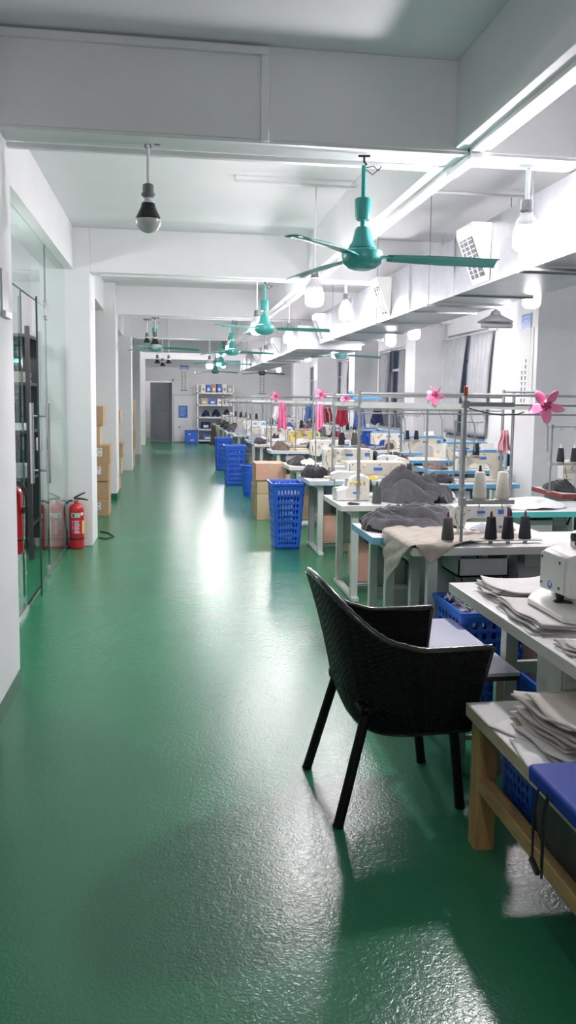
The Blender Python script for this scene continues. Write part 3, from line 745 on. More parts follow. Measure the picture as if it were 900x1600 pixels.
for k in range(6): r.lathe([(0.115+0.0045*k, 0.08+0.06*k), (0.119+0.0045*k, 0.084+0.06*k), (0.115+0.0045*k, 0.09+0.06*k)], 28, cap=False)
r.build('rib', 'bluecrate', bk)
# solid blue box by the far shelf
sb = thing('storage_box', 'blue plastic box on the floor beside the white shelf', 'box', (0.735, 28.0, 0))
box(-0.22, -0.2, 0, 0.22, 0.2, 0.44).build('box_body', 'bluecrate', sb, 0.008)
box(-0.235, -0.215, 0.40, 0.235, 0.215, 0.44).build('rim', 'bluecrate', sb, 0.004)
b = MB(); b.bx(-0.10, -0.204, 0.30, -0.03, -0.2, 0.34); b.bx(-0.04, -0.204, 0.10, 0.08, -0.2, 0.13); b.build('print', 'paper', sb)

# scraps
def scraps(label, loc, sx, sy, h, m, n=70, seed=1):
    R = random.Random(seed); b = MB()
    def f(u, v):
        e = min(1, 4*min(u, 1-u))*min(1, 4*min(v, 1-v))
        return ((u-0.5)*sx, (v-0.5)*sy, h*e*(0.7+0.3*noise.noise(Vector((u*6, v*6, seed)))))
    b.grid(f, 20, 20)
    for k in range(n):
        x, y = R.uniform(-0.42, 0.42)*sx, R.uniform(-0.42, 0.42)*sy; z = h*0.8; a = R.uniform(0, 6); l = R.uniform(0.03, 0.08)
        b.tube([(x, y, z), (x+l*0.5*math.cos(a), y+l*0.5*math.sin(a), z+R.uniform(0.005, 0.035)), (x+l*math.cos(a+0.5), y+l*math.sin(a+0.5), z+R.uniform(-0.01, 0.01))], R.uniform(0.003, 0.007), 5)
    o = b.build('cloth_scraps', m); o.location = loc; tag(o, label, 'scraps', None, 'stuff')
scraps('heap of grey cloth scraps filling the blue crate', (1.60, 3.85, 0.47), 0.35, 0.37, 0.06, 'f_mid', 120)
scraps('grey cloth scraps in the tall basket nearest the armchair', (1.205, 8.28, 0.58), 0.30, 0.38, 0.07, 'f_mid', 60, 4)

# ------------------------------------------------------------------ cloth heaps
def heap(label, loc, sx, sy, h, m, seed, rz=0.0, name='cloth_heap', freq=9.0, cat='cloth', lean=0.0, fold=0.30, res=64, group=None):
    def rg(q): return min(1, abs(noise.noise(q))*2.4)
    ca, sa = math.cos(seed*1.7), math.sin(seed*1.7)
    def prof(u, v):
        x, y = 2*u-1, 2*v-1
        w_ = 0.14*noise.noise(Vector((math.atan2(y, x)*1.3, 0.3, seed)))+0.06*noise.noise(Vector((math.atan2(y, x)*4, 1.3, seed)))
        r = math.hypot(x, y)*(1+w_)
        base = max(0, 1-r**2.6)
        q = Vector((x*1.1+lean*x, y*1.1, seed*3.1))
        wx = noise.noise(q*1.3)*0.5; wy = noise.noise(q*1.3+Vector((7, 3, 1)))*0.5
        a, b_ = (x+wx)*ca+(y+wy)*sa, -(x+wx)*sa+(y+wy)*ca
        k = freq/8
        f1 = rg(Vector((a*0.7*k, b_*3.6*k, seed))); f2 = rg(Vector((a*1.2*k, b_*7.5*k, seed+5))); f3 = rg(Vector((a*5.0*k, b_*3.0*k, seed+9)))
        lump = 0.72+0.5*noise.noise(q*0.9+Vector((2, 9, 4)))
        return h*(base**0.62)*(lump*(1-fold)+fold*1.25*(0.50*f1**0.8+0.34*f2**0.8+0.10*f3+0.20*(0.5+0.5*math.sin(b_*32*k+8*wx+3*a))))
    b = MB()
    def f(u, v):
        x, y = 2*u-1, 2*v-1
        # square to disc
        dx, dy = x*math.sqrt(1-y*y/2), y*math.sqrt(1-x*x/2)
        z = prof((dx+1)/2, (dy+1)/2)
        j = 0.03*noise.noise(Vector((u*7, v*7, seed)))
        return ((dx*(1+j))*sx/2, (dy*(1+j))*sy/2, max(0.0015, z))
    b.grid(f, res, res)
    o = b.build(name, m, None, ang=70); o.location = loc; o.rotation_euler = (0, 0, rz)
    return tag(o, label, cat, group)

# ------------------------------------------------------------------ sewing tables
def make_table(label, loc, wx, dy, h, edge, top='lam', motor=True, group=None, th=0.042, drawer=True):
    t = thing('sewing_table', label, 'table', loc, 0, group)
    box(0.003, 0.003, h-th+0.002, wx-0.003, dy-0.003, h).build('tabletop', top, t, 0.003)
    e = MB(); z0, z1 = h-th, h-0.0015
    e.bx(0, 0, z0, wx, 0.004, z1); e.bx(0, dy-0.004, z0, wx, dy, z1); e.bx(0, 0.004, z0, 0.004, dy-0.004, z1); e.bx(wx-0.004, 0.004, z0, wx, dy-0.004, z1)
    e.bx(0.004, 0.004, z0, wx-0.004, dy-0.004, z0+0.004)
    e.build('edge_band', edge, t)
    for x in (0.10, wx-0.16):
        for y in (0.06, dy-0.11):
            box(x, y, 0.03, x+0.055, y+0.045, h-th).build('leg', 'leg', t, 0.003)
        box(x, 0.0, 0, x+0.055, dy, 0.035).build('foot_rail', 'leg', t, 0.006)
        box(x+0.005, 0.10, h-th-0.05, x+0.05, dy-0.10, h-th).build('top_rail', 'leg', t)
    box(0.12, dy-0.10, 0.28, wx-0.12, dy-0.07, 0.35).build('cross_beam', 'leg', t, 0.003)
    box(0.15, dy*0.4, 0.06, wx-0.15, dy*0.4+0.03, 0.09).build('lower_bar', 'leg', t)
    if motor:
        m = MB(); m.m = Matrix.Translation((wx*0.62, dy*0.5, h-th-0.17))
        m.lathe([(0.03, -0.10), (0.075, -0.095), (0.082, -0.07), (0.082, 0.06), (0.06, 0.09), (0.03, 0.095)], 20, Matrix.Rotation(PI/2, 4, 'Y'))
        m.cb((0, 0, 0.11), (0.10, 0.10, 0.10)); m.build('motor', 'motor', t)
        p = MB(); p.cb((wx*0.5, 0.16, 0.10), (0.42, 0.20, 0.015), (math.radians(15), 0, 0)); p.cyl((0.15, 0.26, 0.085), (wx-0.15, 0.26, 0.085), 0.008)
        p.build('treadle', 'pipe', t)
        MB().tube([(wx*0.62, dy*0.45, h-th-0.25), (wx*0.58, dy*0.42, 0.38), (wx*0.55, 0.24, 0.115)], 0.005, 6).build('pitman_rod', 'pipe', t)
    if motor:
        R = random.Random(int(loc[1]*10)); w_ = MB()
        for k in range(4):
            x0, x1 = wx*R.uniform(0.25, 0.5), wx*R.uniform(0.5, 0.8)
            w_.tube([(x0, dy*0.55, h-th-0.02), (x0+0.03, dy*0.5, h-th-R.uniform(0.15, 0.4)), ((x0+x1)/2, dy*0.55, h-th-R.uniform(0.3, 0.5)), (x1, dy*0.6, h-th-0.05)], 0.005, 6)
        w_.build('wiring', 'black', t)
        kb = MB(); kb.cb((wx*0.36, dy*0.62, h-th-0.2), (0.16, 0.10, 0.26)); kb.build('control_box', 'grille' if int(loc[1]*10) % 2 else 'motor', t, 0.006)
        box(0.14, dy-0.075, 0.35, wx-0.14, dy-0.065, h-th-0.06).build('modesty_panel', 'leg', t)
    if drawer:
        d = MB(); d.bx(wx*0.22, 0.05, h-th-0.13, wx*0.45, dy-0.15, h-th-0.12); d.bx(wx*0.22, 0.05, h-th-0.13, wx*0.45, 0.06, h-th-0.03)
        d.bx(wx*0.22, 0.05, h-th-0.13, wx*0.225, dy-0.15, h-th); d.bx(wx*0.445, 0.05, h-th-0.13, wx*0.45, dy-0.15, h-th)
        d.build('drawer', 'motor', t)
    return t

# ------------------------------------------------------------------ sewing machines
def make_machine(label, loc, rz, body='cream', trim=None, s=1.0, group=None, logo='blueprint', panel=False):
    t = thing('sewing_machine', label, 'sewing machine', loc, rz, group)
    MB().bx(-0.26, -0.09, 0.0, 0.27, 0.10, 0.022).build('bed', body, t, 0.006)
    MB().bx(-0.23, -0.05, 0.0225, -0.13, 0.05, 0.025).build('needle_plate', 'chrome', t)
    P = [(-0.245, 0.115), (-0.145, 0.10), (-0.125, 0.165), (-0.09, 0.185), (0.08, 0.18), (0.115, 0.155), (0.13, 0.10), (0.13, 0.02), (0.255, 0.02), (0.262, 0.27), (0.235, 0.30), (-0.215, 0.305), (-0.25, 0.285)]
    MB().prism(P, -0.055, 0.065).build('arm', body, t, 0.011, seg=3)
    MB().prism([(-0.052, 0.115), (0.062, 0.115), (0.062, 0.295), (-0.052, 0.295)], -0.256, -0.246, 'x').build('face_plate', 'whitem', t, 0.004)
    a = MB(); a.m = Matrix.Translation((0.262, 0.005, 0.215)) @ Matrix.Rotation(PI/2, 4, 'Y')
    a.lathe([(0.02, 0), (0.02, 0.012), (0.055, 0.016), (0.066, 0.022), (0.066, 0.042), (0.052, 0.05), (0.02, 0.046)], 24); a.build('handwheel', 'dark', t)
    n = MB(); n.cyl((-0.195, 0, 0.11), (-0.195, 0, 0.05), 0.006); n.cyl((-0.195, 0, 0.05), (-0.195, 0, 0.026), 0.0015); n.cyl((-0.178, 0.015, 0.11), (-0.178, 0.015, 0.035), 0.005)
    n.bx(-0.205, -0.03, 0.028, -0.18, 0.02, 0.034); n.build('needle_bar', 'chrome', t)
    for x, z, r in ((-0.16, 0.225, 0.016), (-0.115, 0.26, 0.011), (0.19, 0.10, 0.020)):
        k = MB(); k.m = Matrix.Translation((x, -0.056, z)) @ Matrix.Rotation(PI/2, 4, 'X'); k.lathe([(r, 0), (r, 0.008), (r*0.6, 0.012), (r*0.6, 0.022)], 16); k.build('tension_dial', 'chrome', t)
    g = MB(); g.cyl((-0.05, 0.0, 0.30), (-0.05, 0, 0.345), 0.004); MB().cyl((0.10, 0.0, 0.30), (0.10, 0, 0.33), 0.010).build('bobbin_winder', 'chrome', t); g.tube([(-0.05, 0, 0.345), (-0.085, 0, 0.345), (-0.085, 0, 0.335)], 0.003, 6)
    g.build('thread_guide', 'chrome', t)
    w_ = MB()
    for x in (-0.21, 0.02, 0.21):
        w_.m = Matrix.Translation((x, -0.0555, 0.275)) @ Matrix.Rotation(PI/2, 4, 'X'); w_.lathe([(0.006, 0), (0.006, 0.002)], 10)
    w_.build('screw', 'ink', t)
    MB().bx(-0.03, -0.0575, 0.225, 0.045, -0.0555, 0.25).build('badge', logo, t); MB().bx(0.17, -0.0575, 0.22, 0.225, -0.0555, 0.26).build('badge', logo, t)
    MB().tube([(-0.235, -0.06, 0.23), (-0.24, -0.066, 0.19), (-0.225, -0.066, 0.15), (-0.20, -0.04, 0.105)], 0.003, 6).build('thread_lever', 'black', t)
    if trim:
        tm = MB(); tm.bx(-0.235, -0.062, 0.296, 0.268, 0.07, 0.318); tm.bx(0.25, -0.062, 0.12, 0.268, 0.07, 0.30); tm.build('top_cover', trim, t, 0.005)
    if panel:
        pn = MB(); pn.cb((0.06, -0.03, 0.345), (0.13, 0.05, 0.07), (math.radians(-20), 0, 0)); po = pn.build('control_panel', 'whitem', t, 0.004)
        q = MB(); q.cb((0.06, -0.056, 0.337), (0.10, 0.004, 0.045), (math.radians(-20), 0, 0)); q.build('screen', 'blueprint', po)
    if s != 1: t.scale = (s, s, s)
    return t
def make_overlock(label, loc, rz, body='whitem', s=1.0, group=None):
    t = thing('overlock_machine', label, 'sewing machine', loc, rz, group)
    P = [(-0.15, 0), (0.16, 0), (0.16, 0.20), (0.12, 0.235), (0.02, 0.24), (-0.03, 0.20), (-0.05, 0.12), (-0.15, 0.10)]
    MB().prism(P, -0.11, 0.12).build('body', body, t, 0.012, seg=3)
    MB().prism([(-0.19, 0.19), (0.04, 0.19), (0.06, 0.26), (-0.12, 0.275), (-0.19, 0.25)], -0.035, 0.045).build('head_arm', body, t, 0.012, seg=3)
    n = MB(); n.cyl((-0.15, 0, 0.20), (-0.15, 0, 0.105), 0.006); n.bx(-0.17, -0.03, 0.102, -0.12, 0.02, 0.11); n.build('needle_bar', 'chrome', t)
    a = MB(); a.m = Matrix.Translation((0.16, 0.0, 0.13)) @ Matrix.Rotation(PI/2, 4, 'Y'); a.lathe([(0.02, 0), (0.055, 0.01), (0.06, 0.03), (0.045, 0.04)], 22); a.build('handwheel', 'dark', t)
    for j in range(4):
        k = MB(); k.m = Matrix.Translation((-0.02+0.045*j, -0.111, 0.17)) @ Matrix.Rotation(PI/2, 4, 'X'); k.lathe([(0.013, 0), (0.013, 0.012), (0.007, 0.03)], 14); k.build('tension_dial', 'yellow', t)
    MB().bx(-0.06, -0.114, 0.03, 0.14, -0.11, 0.12).build('front_cover', 'cream', t, 0.002)
    MB().bx(0.0, -0.116, 0.065, 0.07, -0.114, 0.085).build('badge', 'blueprint', t)
    MB().tube([(0.0, 0.03, 0.24), (0.0, 0.05, 0.33), (0.02, 0.03, 0.34), (0.10, 0.03, 0.34)], 0.004, 6).build('thread_guide', 'chrome', t)
    if s != 1: t.scale = (s, s, s)
    return t

# ------------------------------------------------------------------ thread cones and stands
def make_cone(label, loc, m, tip='wine', s=1.0, group=None):
    t = thing('thread_cone', label, 'thread cone', loc, 0, group)
    b = MB().lathe([(0.030*s, 0.004), (0.034*s, 0.008), (0.0335*s, 0.02), (0.024*s, 0.122*s), (0.021*s, 0.126*s), (0.012*s, 0.127*s)], 24)
    b.build('yarn', m, t)
    MB().lathe([(0.031*s, 0), (0.031*s, 0.004)], 20).build('cone_base', 'cream', t)
    MB().lathe([(0.011*s, 0.122*s), (0.007*s, 0.136*s), (0.005*s, 0.155*s), (0.002*s, 0.158*s)], 12).build('cone_tip', tip, t)
    return t
def make_stand(label, loc, h=0.60, arms=((0.26, 0.0),), rz=0, pins=2):
    t = thing('thread_stand', label, 'thread stand', loc, rz)
    MB().cyl((0, 0, 0), (0, 0, h), 0.0085, n=12).build('pole', 'pipe', t)
    MB().lathe([(0.028, 0), (0.028, 0.006), (0.012, 0.012), (0.012, 0.02)], 16).build('base', 'pipe', t)
    b = MB(); b.cb((0, 0, h*0.42), (0.03, 0.03, 0.035)); b.bx(0, -0.011, h*0.42-0.012, 0.27, 0.011, h*0.42+0.008)
    for k in range(pins): b.cyl((0.09+0.13*k, 0, h*0.42), (0.09+0.13*k, 0, h*0.42+0.10), 0.003, n=6); b.lathe([(0.033, h*0.42+0.010), (0.033, h*0.42+0.014)], 16, Matrix.Translation((0.09+0.13*k, 0, 0)))
    b.build('spool_arm', 'motor', t)
    c = MB(); c.cb((0, 0, h-0.02), (0.024, 0.024, 0.03)); c.bx(0, -0.006, h-0.025, 0.28, 0.006, h-0.015)
    for k in range(pins): c.tube([(0.09+0.13*k+0.012*math.cos(q*PI/4), 0, h-0.035+0.012*math.sin(q*PI/4)) for q in range(8)], 0.0022, 5, True)
    c.build('guide_arm', 'pipe', t)
    return t
def make_pinwheel(label, loc, R=0.125, rz=0, m='pink', hub='pinkdk', tilt=0.15):
    t = thing('clip_fan', label, 'fan', loc, rz)
    for k in range(5):
        b = MB(); b.m = Matrix.Rotation(tilt, 4, 'X') @ Matrix.Rotation(2*PI*k/5+0.25, 4, 'Y')
        def f(u, v):
            r = 0.012+u*(R-0.012); wd = 0.052*math.sin(PI*(0.12+0.82*u))**0.7*(R/0.125)
            return (r, -0.018*(2*v-1)-0.01*u, (v-0.5)*2*wd*0.62)
        b.grid(f, 14, 8); b.build('petal', m, t, solid=0.0025)
    h = MB(); h.m = Matrix.Rotation(tilt, 4, 'X') @ Matrix.Rotation(PI/2, 4, 'X')
    h.lathe([(0.028, -0.012), (0.03, 0.0), (0.02, 0.014), (0.001, 0.018)], 20); h.build('hub', hub, t)
    g = MB(); g.m = Matrix.Rotation(tilt, 4, 'X'); g.cyl((0, 0.012, 0), (0, 0.09, 0.0), 0.028, 0.022, 16); g.cb((0, 0.06, -0.03), (0.03, 0.03, 0.05)); g.build('motor_clip', 'whitem', t)
    return t
# ------------------------------------------------------------------ nearest table T1 and its machine
t1 = make_table('white sewing table nearest the camera with stacks of cut cloth on it', (1.225, 2.12, 0), 1.3, 1.23, 0.75, 'lamedge', drawer=False, motor=False)
for o in list(t1.children):
    if o.name.startswith(('leg', 'foot_rail', 'top_rail', 'cross_beam', 'lower_bar')): bpy.data.objects.remove(o)
for x, y in ((0.20, 1.05), (1.05, 1.05), (1.05, 0.1)): box(x, y, 0, x+0.055, y+0.06, 0.708).build('leg', 'leg', t1, 0.003)
for x, y in ((0.20, 0.88), (1.05, 0.1)): box(x, y, 0.10, x+0.04, 1.10, 0.14).build('foot_rail', 'leg', t1, 0.003)
box(0.20, 1.07, 0.38, 1.1, 1.10, 0.43).build('cross_beam', 'leg', t1, 0.003)
b = MB().bx(0.075, 0.31, 0.515, 0.50, 0.505, 0.708); b.build('drawer_unit', 'leg', t1, 0.004)
MB().bx(0.069, 0.32, 0.53, 0.075, 0.495, 0.695).build('drawer_front', 'leg', t1, 0.002)
sheet_stack((1.45, 3.09, 0.752), (0.30, 0.26), 7, 0.0, ['f_white2', 'f_sheet', 'f_sheet2'], 'pale beige cut cloth piece in the back stack on the nearest sewing table', 'cut cloth pieces in the back stack on the nearest table', 'top pale cloth piece of the back stack on the nearest sewing table', 11, 0.035, 0.0055, 0.02)
sheet_stack((1.40, 2.73, 0.752), (0.27, 0.42), 6, -0.04, ['f_white2', 'f_sheet2', 'f_mid'], 'pale grey cut cloth piece under the machine plate on the nearest table', 'cut cloth pieces under the machine plate', 'top pale cloth piece just under the plate of the nearest machine', 12, 0.025, 0.0045, 0.012)
sheet_stack((1.40, 2.34, 0.752), (0.27, 0.18), 4, 0.06, ['f_white2', 'f_sheet', 'f_sheet2'], 'pale cut cloth piece in the front stack on the nearest table', 'cut cloth pieces in the front stack on the nearest table', 'top pale cloth piece of the front stack on the nearest sewing table', 13, 0.03, 0.005, 0.012)
MB().bx(0.34, 0.52, 0.58, 1.0, 1.02, 0.706).build('reflection_blocker', 'grille', t1, 0.01)  # dark box added under the tabletop to block a bright floor reflection
hm = thing('bartack_machine', 'large off-white pattern sewing machine on the nearest table at the right edge', 'sewing machine', (1.355, 2.78, 0.785))
# bed plate, rounded
MB().prism([(0.0, -0.22), (0.03, -0.25), (0.60, -0.25), (0.60, 0.20), (0.12, 0.20), (0.04, 0.12), (0.0, 0.06)], 0.0, 0.022, 'z').build('bed_plate', 'whitem', hm, 0.004)
MB().prism([(0.12, -0.14), (0.60, -0.14), (0.60, 0.12), (0.12, 0.12)], 0.022, 0.085, 'z').build('lower_arm', 'whitem', hm, 0.008)
MB().prism([(0.075, 0.055), (0.12, 0.045), (0.60, 0.065), (0.60, 0.215), (0.13, 0.22), (0.075, 0.205), (0.065, 0.12)], -0.10, 0.10).build('arm', 'whitem', hm, 0.014, seg=3)
MB().prism([(-0.085, 0.065), (0.085, 0.055), (0.088, 0.19), (0.06, 0.206), (-0.075, 0.206), (-0.09, 0.19)], 0.058, 0.070, 'x').build('face_plate', 'whitem', hm, 0.005)
b = MB()
for y, z in ((-0.07, 0.18), (0.07, 0.18), (-0.07, 0.085), (0.07, 0.08)):
    b.m = Matrix.Translation((0.0575, y, z)) @ Matrix.Rotation(-PI/2, 4, 'Y'); b.lathe([(0.006, 0), (0.006, 0.002)], 10)
b.build('screw', 'ink', hm)
b = MB(); b.m = Matrix.Translation((0.0570, 0.0, 0.085)) @ Matrix.Rotation(-PI/2, 4, 'Y')
b.tube([(0.014*math.cos(a), 0.014*math.sin(a), 0) for a in [k*PI/8 for k in range(14)]], 0.002, 6); b.cb((0, -0.012, 0), (0.018, 0.004, 0.002)); b.cb((-0.008, 0.004, 0), (0.004, 0.022, 0.002))
b.build('emblem', 'blueprint', hm)
MB().cb((0.14, -0.108, 0.18), (0.028, 0.016, 0.055)).build('slide_cover', 'whitem', hm, 0.005)
MB().tube([(0.158, -0.108, 0.21), (0.155, -0.107, 0.155), (0.148, -0.107, 0.115), (0.135, -0.107, 0.08), (0.115, -0.107, 0.058)], 0.0032, 6).build('needle_cable', 'black', hm)
b = MB(); b.m = Matrix.Translation((0.09, -0.02, 0.022)); b.lathe([(0.024, 0), (0.024, 0.004), (0.012, 0.010), (0.017, 0.02), (0.02, 0.045), (0.017, 0.05), (0.012, 0.052), (0.012, 0.062), (0.004, 0.066)], 20); b.cb((0.02, -0.015, 0.004), (0.05, 0.03, 0.006), (0, 0, -0.5))
b.build('clamp_knob', 'black', hm)
b = MB()
for x, y in ((0.17, -0.17), (0.22, -0.22), (0.30, -0.20), (0.05, -0.235), (0.35, -0.235)):
    b.m = Matrix.Translation((x, y, 0.022)); b.lathe([(0.009, 0), (0.009, 0.0015)], 12)
b.build('plate_hole', 'ink', hm)
b = MB(); b.cb((0.28, -0.102, 0.10), (0.06, 0.008, 0.05)); b.m = Matrix.Translation((0.285, -0.105, 0.10)) @ Matrix.Rotation(PI/2, 4, 'X'); b.lathe([(0.014, 0), (0.014, 0.018)], 14); b.build('side_dial', 'dark', hm)
b = MB(); b.prism([(0.16, 0.215), (0.30, 0.22), (0.30, 0.285), (0.22, 0.295), (0.16, 0.275)], -0.06, 0.06); b.build('head_block', 'whitem', hm, 0.008)
MB().cyl((0.14, -0.03, 0.245), (0.175, -0.03, 0.245), 0.012).build('thread_post', 'dark', hm); MB().cyl((0.15, 0.02, 0.26), (0.165, 0.02, 0.26), 0.016).build('thread_post', 'dark', hm)
o = MB().cb((0, 0, 0.0), (0.10, 0.02, 0.035), (0, -0.5, 0.3)).build('pad_tip', 'yellow', None, 0.004)
bpy.data.objects.remove(o)

# ------------------------------------------------------------------ A1: beige cloth table
AT = []
def at_label(i): return ORD[i]+' sewing table along the aisle from the armchair'
# (x, y, wx, dy, h, edge)
spec = [
 (1.265, 4.00, 1.22, 0.47, 0.78, 'lamedge', 'white sewing table carrying a beige cloth over its corner and black thread cones'),
 (1.175, 4.51, 1.10, 0.55, 0.75, 'blueedge', 'white sewing table with blue edge just behind the beige cloth'),
 (1.285, 5.90, 1.08, 0.72, 0.75, 'lamedge', None),
 (1.36, 7.73, 1.10, 0.68, 0.75, 'paleblue', None),
 (1.41, 9.42, 1.10, 0.66, 0.75, 'lamedge', None),
 (1.55, 12.3, 1.08, 0.62, 0.75, 'paleblue', None),
 (1.48, 14.05, 1.10, 0.62, 0.75, 'lamedge', None),
 (1.47, 15.3, 1.02, 0.62, 0.75, 'blueedge', None),
 (1.40, 17.8, 1.10, 0.62, 0.75, 'paleblue', None),
 (1.33, 19.2, 1.10, 0.62, 0.75, 'paleblue', None),
 (1.33, 20.6, 1.10, 0.62, 0.75, 'blueedge', None),
 (1.33, 22.1, 1.10, 0.62, 0.75, 'lamedge', None),
 (1.33, 24.2, 1.10, 0.62, 0.75, 'lamedge', None),
]
ENAME = {'lamedge': 'off-white', 'paleblue': 'pale blue', 'blueedge': 'blue'}
for i, (x, y, wx, dy, h, e, lb) in enumerate(spec):
    make_table(lb or 'sewing table with %s edge, the %s along the aisle from the armchair' % (ENAME[e], ORD[i]), (x, y, 0), wx, dy, h, e)
# row by the right columns
specB = [
 (2.42, 5.50, 0.90, 0.60, 0.75, 'tealedge', 'turquoise'), (3.38, 6.50, 0.64, 0.60, 0.76, 'rededge', 'maroon'), (2.52, 7.40, 0.88, 0.60, 0.75, 'bluep', 'bright blue'),
 (3.0, 8.9, 0.95, 0.60, 0.75, 'bluep', 'bright blue'), (2.95, 10.45, 1.02, 0.60, 0.75, 'bluep', 'bright blue'), (2.85, 12.0, 1.05, 0.60, 0.75, 'blueedge', 'blue'),
 (2.85, 13.7, 1.05, 0.60, 0.75, 'paleblue', 'pale blue'), (2.8, 15.4, 1.05, 0.60, 0.75, 'blueedge', 'blue'), (2.8, 17.4, 1.05, 0.60, 0.75, 'paleblue', 'pale blue'),
 (2.8, 19.4, 1.05, 0.60, 0.75, 'lamedge', 'off-white'), (2.8, 21.4, 1.05, 0.60, 0.75, 'blueedge', 'blue'), (2.8, 23.6, 1.05, 0.60, 0.75, 'lamedge', 'off-white'),
]
for i, (x, y, wx, dy, h, e, nm) in enumerate(specB):
    make_table('%s-edged sewing table, %s from the camera in the right-hand row' % (nm, ORD[i]), (x, y, 0), wx, dy, h, e)

# beige cloth draped over the corner of A1
X0, Y0, ZT = 1.265, 4.00, 0.783
def drape(u, v):
    a = Vector((u, v))
    ang = math.radians(36)
    px, py = (u*0.66-0.20), (v*0.62-0.22)
    # rotated square so that one corner hangs at the front-left corner of the table
    q = Vector((px*math.cos(ang)-py*math.sin(ang), px*math.sin(ang)+py*math.cos(ang)))
    x, y = X0+0.115+q.x*1.0, Y0+0.19+q.y*0.95
    rip = 0.010*math.sin(q.x*38+q.y*14)+0.008*noise.noise(Vector((q.x*9, q.y*9, 2)))
    ox = max(0, X0-x); oy = max(0, Y0-y)
    z = ZT+0.006+0.009*abs(math.sin(q.x*23-q.y*31+2*noise.noise(Vector((q.x*6, q.y*6, 0)))))
    if ox > 0 or oy > 0:
        d = max(ox, oy)+0.45*min(ox, oy)
        z = ZT+0.004-d*0.97
        if ox > 0: x = X0-0.012-abs(rip)*min(1, ox*14)-0.05*ox
        if oy > 0: y = Y0-0.012-abs(rip)*min(1, oy*14)-0.05*oy
    return (x, y, z)
o = MB().grid(drape, 70, 70).build('draped_cloth', 'f_beige', None, solid=0.004, soff=1, ang=80)
tag(o, 'creased beige cloth hanging off the corner of the sewing table', 'cloth')

# A1 stand, cones, rack
st = make_stand('grey steel thread stand rising from the beige cloth table', (1.55, 4.075, 0.78), 0.80, pins=2)
for o in list(st.children):
    if o.name.startswith(('spool_arm', 'guide_arm')): bpy.data.objects.remove(o)
b = MB(); b.cb((0, 0, 0.235), (0.034, 0.034, 0.045)); b.cb((0, 0, 0.30), (0.028, 0.028, 0.02)); b.bx(0, -0.013, 0.222, 0.29, 0.013, 0.245)
for x in (0.095, 0.225): b.cyl((x, 0, 0.2), (x, 0, 0.40), 0.003, n=6); b.lathe([(0.036, 0.252), (0.036, 0.255)], 18, Matrix.Translation((x, 0, 0)))
b.build('spool_arm', 'motor', st)
b = MB(); b.cb((0, 0, 0.755), (0.032, 0.034, 0.04)); b.bx(0, -0.012, 0.745, 0.27, 0.012, 0.768); b.cyl((0.27, 0, 0.756), (1.3, 0, 0.756), 0.007)
b.build('guide_arm', 'pipe', st)
MB().lathe([(0.009, 0.80), (0.011, 0.805), (0.010, 0.85), (0.007, 0.853)], 14).build('pole_cap', 'redorange', st)
MB().tube([(0.02, 0, 0.735), (0.10, 0, 0.715), (0.20, 0, 0.70), (0.29, 0, 0.705), (0.33, 0, 0.72)], 0.003, 6).build('hanging_cable', 'dark', st)
make_cone('ivory thread cone on the stand arm, left of the ivory pair', (1.645, 4.075, 1.036), 'yarn_w', 'dark', 1.12)
make_cone('ivory thread cone on the stand arm, right of the ivory pair', (1.775, 4.075, 1.036), 'yarn_w', 'cream', 1.12)
tr = thing('spool_tray', 'narrow grey tray holding three black thread cones on the beige cloth table', 'tray', (1.66, 4.10, 0.782))
MB().bx(-0.04, -0.02, 0.014, 0.36, 0.03, 0.02).build('tray_plate', 'motor', tr, 0.002)
b = MB()
for x in (0.07, 0.17, 0.27): b.cyl((x, 0.005, 0), (x, 0.005, 0.014), 0.012)
b.build('foot', 'motor', tr)
for k, nm in enumerate(('left', 'middle', 'right')):
    make_cone('black thread cone on the narrow tray, %s of the three' % nm, (1.73+0.098*k, 4.105, 0.802), 'yarn_k', ['dark', 'wine', 'wine'][k])
cc = make_cone('charcoal thread cone at the edge of the beige cloth, left of the stand pole', (1.487, 4.11, 0.80), 'yarn_g', 'wine', 1.0)
b = MB().lathe([(0.045, 0), (0.052, 0.006), (0.03, 0.010), (0.012, 0.016)], 24); o = b.build('spool_base', 'cream', cc); o.location = (0, 0, -0.017)
make_machine('grey-white sewing machine on the beige cloth table behind the cones', (1.74, 4.32, 0.78), 0, 'whitem', None, 0.62)
heap('beige cloth offcuts lying along the back of the cone tray', (1.86, 4.28, 0.78), 0.40, 0.16, 0.03, 'f_beige', 31, 0.1)
